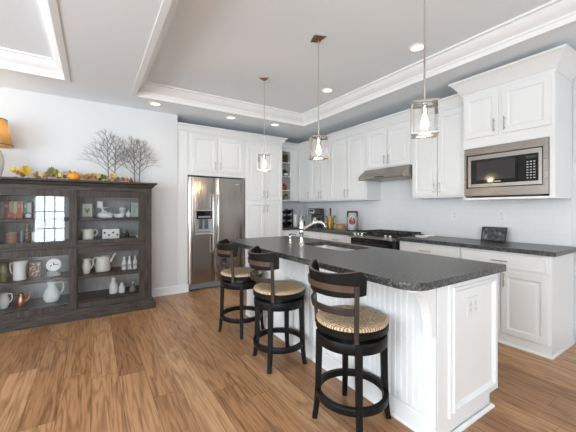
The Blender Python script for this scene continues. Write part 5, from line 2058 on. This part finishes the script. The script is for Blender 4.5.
mb.lathe([(0.0503, 0.025), (0.0508, 0.025), (0.0508, 0.06), (0.0503, 0.06)], (x, SY, 1.9205), 20, cap=False)
mb.build('label_band', M_PORC, t, smooth=50)
mb = MB()
mb.lathe([(0.046, 0.0955), (0.046, 0.115), (0.015, 0.125), (0.018, 0.145), (0, 0.150)], (x, SY, 1.9205), 20)
mb.build('lid', M_BLACK, t, smooth=50)
x = 3.165
t = thing('box', 'small dark box beside the green tin', 'box', (x, SY, 1.9205))
mb = MB()
mb.box((x - 0.03, SY - 0.03, 1.9205), (x + 0.03, SY + 0.04, 2.06))
mb.build('body', cmat('dark_box_card', 0.06, 0.06, 0.055, 0.4), t, bev=0.003)
x = 3.215
t = thing('pot', 'red enamel pot on the third corner shelf', 'pot', (x, SY, 1.6455))
mb = MB()
mb.lathe([(0.055, 0.0), (0.070, 0.02), (0.074, 0.07), (0.066, 0.095)], (x, SY, 1.6455), 24)
mb.build('body', cmat('red_enamel', 0.40, 0.04, 0.025, 0.25), t, smooth=50)
mb = MB()
mb.lathe([(0.069, 0.0955), (0.05, 0.112), (0.014, 0.118), (0.016, 0.132), (0, 0.136)], (x, SY, 1.6455), 24)
mb.build('lid', cmat('red_enamel', 0.4, 0.04, 0.025), t, smooth=50)
x = sx(285.4)
random.seed(4)
t = thing('potted_plant', 'small leafy plant in pink pot on the lowest corner shelf', 'potted plant', (x, SY, 1.4525))
mb = MB()
mb.lathe([(0.045, 0.0), (0.060, 0.065), (0.064, 0.07), (0.055, 0.068), (0, 0.06)], (x, SY, 1.4525), 18)
mb.build('pot', cmat('dusty_pink_glaze', 0.45, 0.24, 0.20, 0.4), t, smooth=50)
mb = MB()
for k in range(26):
    a, e_ = random.uniform(0, 6.28), random.uniform(0.4, 1.4)
    L = random.uniform(0.04, 0.075)
    p0 = Vector((x, SY, 1.515))
    d = Vector((math.cos(a) * math.cos(e_), math.sin(a) * math.cos(e_), math.sin(e_)))
    mb.tube([p0, p0 + d * L * 0.6, p0 + d * L], [0.003, 0.014, 0.002], 5)
mb.build('foliage', mat('plant_green', (0.06, 0.13, 0.04), 0.5, noise=0.4, scale=20), t, smooth=60)

# ================================================================ on the corner counter
ZK = 0.9143
wx, wyy = 3.30, 5.17
t = thing('bottle_rack', 'tall black zigzag bottle rack in the counter corner', 'bottle rack', (wx, wyy, ZK))
for s in (-1, 1):
    for yy in (wyy - 0.10, wyy + 0.10):
        mb = MB()
        mb.box((wx + s * 0.075 - 0.007, yy - 0.007, ZK), (wx + s * 0.075 + 0.007, yy + 0.007, ZK + 0.36))
        mb.build('post', M_BLACK, t)
for k in range(3):
    zz = ZK + 0.012 + k * 0.118
    mb = MB()
    mb.prism([(wx - 0.068, zz + 0.055), (wx, zz), (wx + 0.068, zz + 0.055), (wx + 0.068, zz + 0.062), (wx, zz + 0.010), (wx - 0.068, zz + 0.062)], wyy - 0.105, wyy + 0.105, 'y')
    mb.build('cradle', M_BLACK, t)
for k in range(3):
    zz = ZK + 0.012 + k * 0.118 + 0.060
    b_ = thing('wine_bottle', 'dark bottle lying in the %s tier of the black rack' % ('bottom', 'middle', 'top')[k], 'bottle', (wx, wyy, zz - 0.036), 'bottles in the black rack')
    mb = MB(Matrix.Translation((wx, wyy - 0.13, zz)) @ Matrix.Rotation(-math.pi / 2, 4, 'X'))
    mb.lathe([(0.034, 0.0), (0.037, 0.006), (0.037, 0.17), (0.015, 0.21), (0.014, 0.255), (0.0, 0.256)], seg=18)
    mb.build('body', M_BLKGLASS, b_, smooth=50)
jx, jy = 3.47, 5.12
jug('white pitcher on the counter right of the bottle rack', 'pitcher', jx, jy, ZK, 0.125, 0.250, M_PORC, math.radians(-30), math.radians(150),
    [(0.85, 0.0), (0.90, 0.02), (0.95, 0.2), (0.95, 0.6), (0.86, 0.8), (0.95, 1.0)], hsize=1.0)
ux, uy = 3.57, 4.98
t = thing('utensil_holder', 'wire whisks and utensils standing in a grey cup', 'utensil holder', (ux, uy, ZK))
mb = MB()
mb.lathe([(0.045, 0.0), (0.048, 0.11), (0.044, 0.11), (0.042, 0.01), (0, 0.008)], (ux, uy, ZK), 18)
mb.build('cup', M_STEEL, t, smooth=50)
for k, (dx, dy) in enumerate(((0.04, -0.02), (-0.035, -0.02), (0.01, 0.03))):
    mb = MB()
    mb.tube([(ux, uy, ZK + 0.010), (ux + dx, uy + dy, ZK + 0.17)], 0.004, 6)
    mb.lathe([(0.0, 0.0), (0.018, 0.03), (0.016, 0.06), (0.0, 0.08)], (ux + dx, uy + dy, ZK + 0.165), 8)
    mb.build('utensil', M_NICKEL, t, smooth=50)

# coffee maker, facing the room
cxx, cyy = 3.62, 4.62
M_ = Matrix.Translation((cxx, cyy, ZK)) @ Matrix.Rotation(math.radians(-60), 4, 'Z')     # local -y looks to the room
t = thing('coffee_maker', 'black drip coffee maker with steel carafe', 'coffee maker', (cxx, cyy, ZK))
mb = MB(M_)
mb.box((-0.11, -0.13, 0.0), (0.11, 0.13, 0.035))
mb.box((-0.11, 0.02, 0.035), (0.11, 0.13, 0.25))
mb.box((-0.11, -0.13, 0.25), (0.11, 0.13, 0.37))
mb.build('body', M_BLACK, t, bev=0.010)
mb = MB(M_)
mb.box((-0.095, -0.136, 0.265), (0.02, -0.1305, 0.355))
cpn = mb.build('control_panel', M_STEEL, t, bev=0.003)
mb = MB(M_)
mb.box((-0.075, -0.1375, 0.305), (0.0, -0.1365, 0.340))
mb.build('display', M_BLKGLASS, cpn)
mb = MB(M_)
mb.lathe([(0.062, 0.0355), (0.078, 0.06), (0.078, 0.11), (0.055, 0.165), (0.050, 0.19), (0.0, 0.19)], (0, -0.045, 0), 22)
ca = mb.build('carafe', mat('pale_carafe_steel', (0.75, 0.74, 0.72), 0.25, 1.0), t, smooth=50)
mb = MB(M_)
mb.tube([(0.05, -0.07, 0.175), (0.085, -0.12, 0.165), (0.09, -0.125, 0.10), (0.062, -0.09, 0.07)], 0.009, 8)
mb.build('handle', M_BLACK, ca, smooth=50)

# decorative bottle in an iron stand
bx_, by_ = 3.62, 4.20
t = thing('oil_bottle_stand', 'scrolled black iron stand around the golden bottle', 'bottle stand', (bx_, by_, ZK))
mb = MB()
mb.lathe([(0.055, 0.0), (0.055, 0.012), (0.0, 0.012)], (bx_, by_, ZK), 20)
mb.build('base', cmat('dark_red_base', 0.22, 0.05, 0.03, 0.4), t)
mb = MB()
for k in range(6):
    a = 2 * math.pi * k / 6
    ca_, sa_ = math.cos(a), math.sin(a)
    pts = [(bx_ + ca_ * r, by_ + sa_ * r, ZK + h) for r, h in ((0.05, 0.012), (0.062, 0.08), (0.058, 0.16), (0.075, 0.215), (0.095, 0.235), (0.100, 0.215), (0.088, 0.205))]
    mb.tube(pts, 0.004, 6)
    pts = [(bx_ + ca_ * r, by_ + sa_ * r, ZK + h) for r, h in ((0.062, 0.08), (0.085, 0.10), (0.092, 0.085), (0.08, 0.075))]
    mb.tube(pts, 0.004, 6)
mb.build('scrolls', M_IRON, t, smooth=50)
t = thing('oil_bottle', 'golden bottle with tall brown neck in the iron stand', 'bottle', (bx_, by_, ZK + 0.0125))
mb = MB()
mb.lathe([(0.034, 0.0), (0.042, 0.03), (0.045, 0.09), (0.038, 0.16), (0.020, 0.215)], (bx_, by_, ZK + 0.0125), 18)
mb.build('body', mat('golden_glass', (0.72, 0.42, 0.02), 0.15, noise=0.35, scale=30), t, smooth=60)
mb = MB()
mb.lathe([(0.0195, 0.2155), (0.016, 0.26), (0.015, 0.33), (0.018, 0.335), (0.017, 0.36), (0.0, 0.362)], (bx_, by_, ZK + 0.0125), 16)
mb.build('neck', cmat('brown_neck', 0.10, 0.028, 0.012, 0.25), t, smooth=60)

qx, qy = 3.62, 3.94
M_ = Matrix.Translation((qx, qy, ZK)) @ Matrix.Rotation(math.radians(-48), 4, 'Z')
t = thing('wooden_box', 'small open wooden box between golden bottle and glass canister', 'box', (qx, qy, ZK))
mb = MB(M_)
mb.rings([[(-a_, -b_, h), (a_, -b_, h), (a_, b_, h), (-a_, b_, h)] for a_, b_, h in ((0.075, 0.05, 0), (0.075, 0.05, 0.095), (0.067, 0.042, 0.095), (0.067, 0.042, 0.012))])
mb.build('body', mat('orange_brown_wood', (0.30, 0.13, 0.055), 0.5, noise=0.35, scale=25), t)
mb = MB(M_)
mb.box((-0.035, -0.0515, 0.025), (0.035, -0.0505, 0.07))
mb.build('label', cmat('amber_label', 0.55, 0.30, 0.10), t)

gx, gy = 3.64, 3.665
t = thing('glass_canister', 'large clear glass canister with black lid and red round label', 'canister', (gx, gy, ZK))
mb = MB()
mb.lathe([(0.085, 0.0), (0.092, 0.008), (0.094, 0.28), (0.088, 0.295)], (gx, gy, ZK), 28)
mb.build('body', M_JARGLASS, t, smooth=50)
mb = MB()
mb.lathe([(0.084, 0.010), (0.088, 0.014), (0.088, 0.215), (0.0, 0.22)], (gx, gy, ZK), 28)
mb.build('contents', mat('pale_contents', (0.80, 0.80, 0.77), 0.7, noise=0.3, scale=50), t, smooth=50)
mb = MB()
mb.lathe([(0.090, 0.2955), (0.093, 0.298), (0.093, 0.318), (0.06, 0.324), (0.0, 0.325)], (gx, gy, ZK), 28)
mb.build('lid', M_BLACK, t, smooth=40)
mb = MB()
a0_ = math.radians(222)
n = 20
loop_o, loop_i = [], []
for k in range(n):
    q = 2 * math.pi * k / n
    a = a0_ + 0.60 * math.cos(q)
    zz = ZK + 0.155 + 0.058 * math.sin(q)
    loop_o.append((gx + 0.0965 * math.cos(a), gy + 0.0965 * math.sin(a), zz))
    loop_i.append((gx + 0.0950 * math.cos(a), gy + 0.0950 * math.sin(a), zz))
mb.rings([loop_i, loop_o])
mb.build('label', cmat('deep_red_label', 0.30, 0.03, 0.03, 0.4), t)

for o in bpy.data.objects:
    if 'origin_tmp' in o.keys():
        del o['origin_tmp']
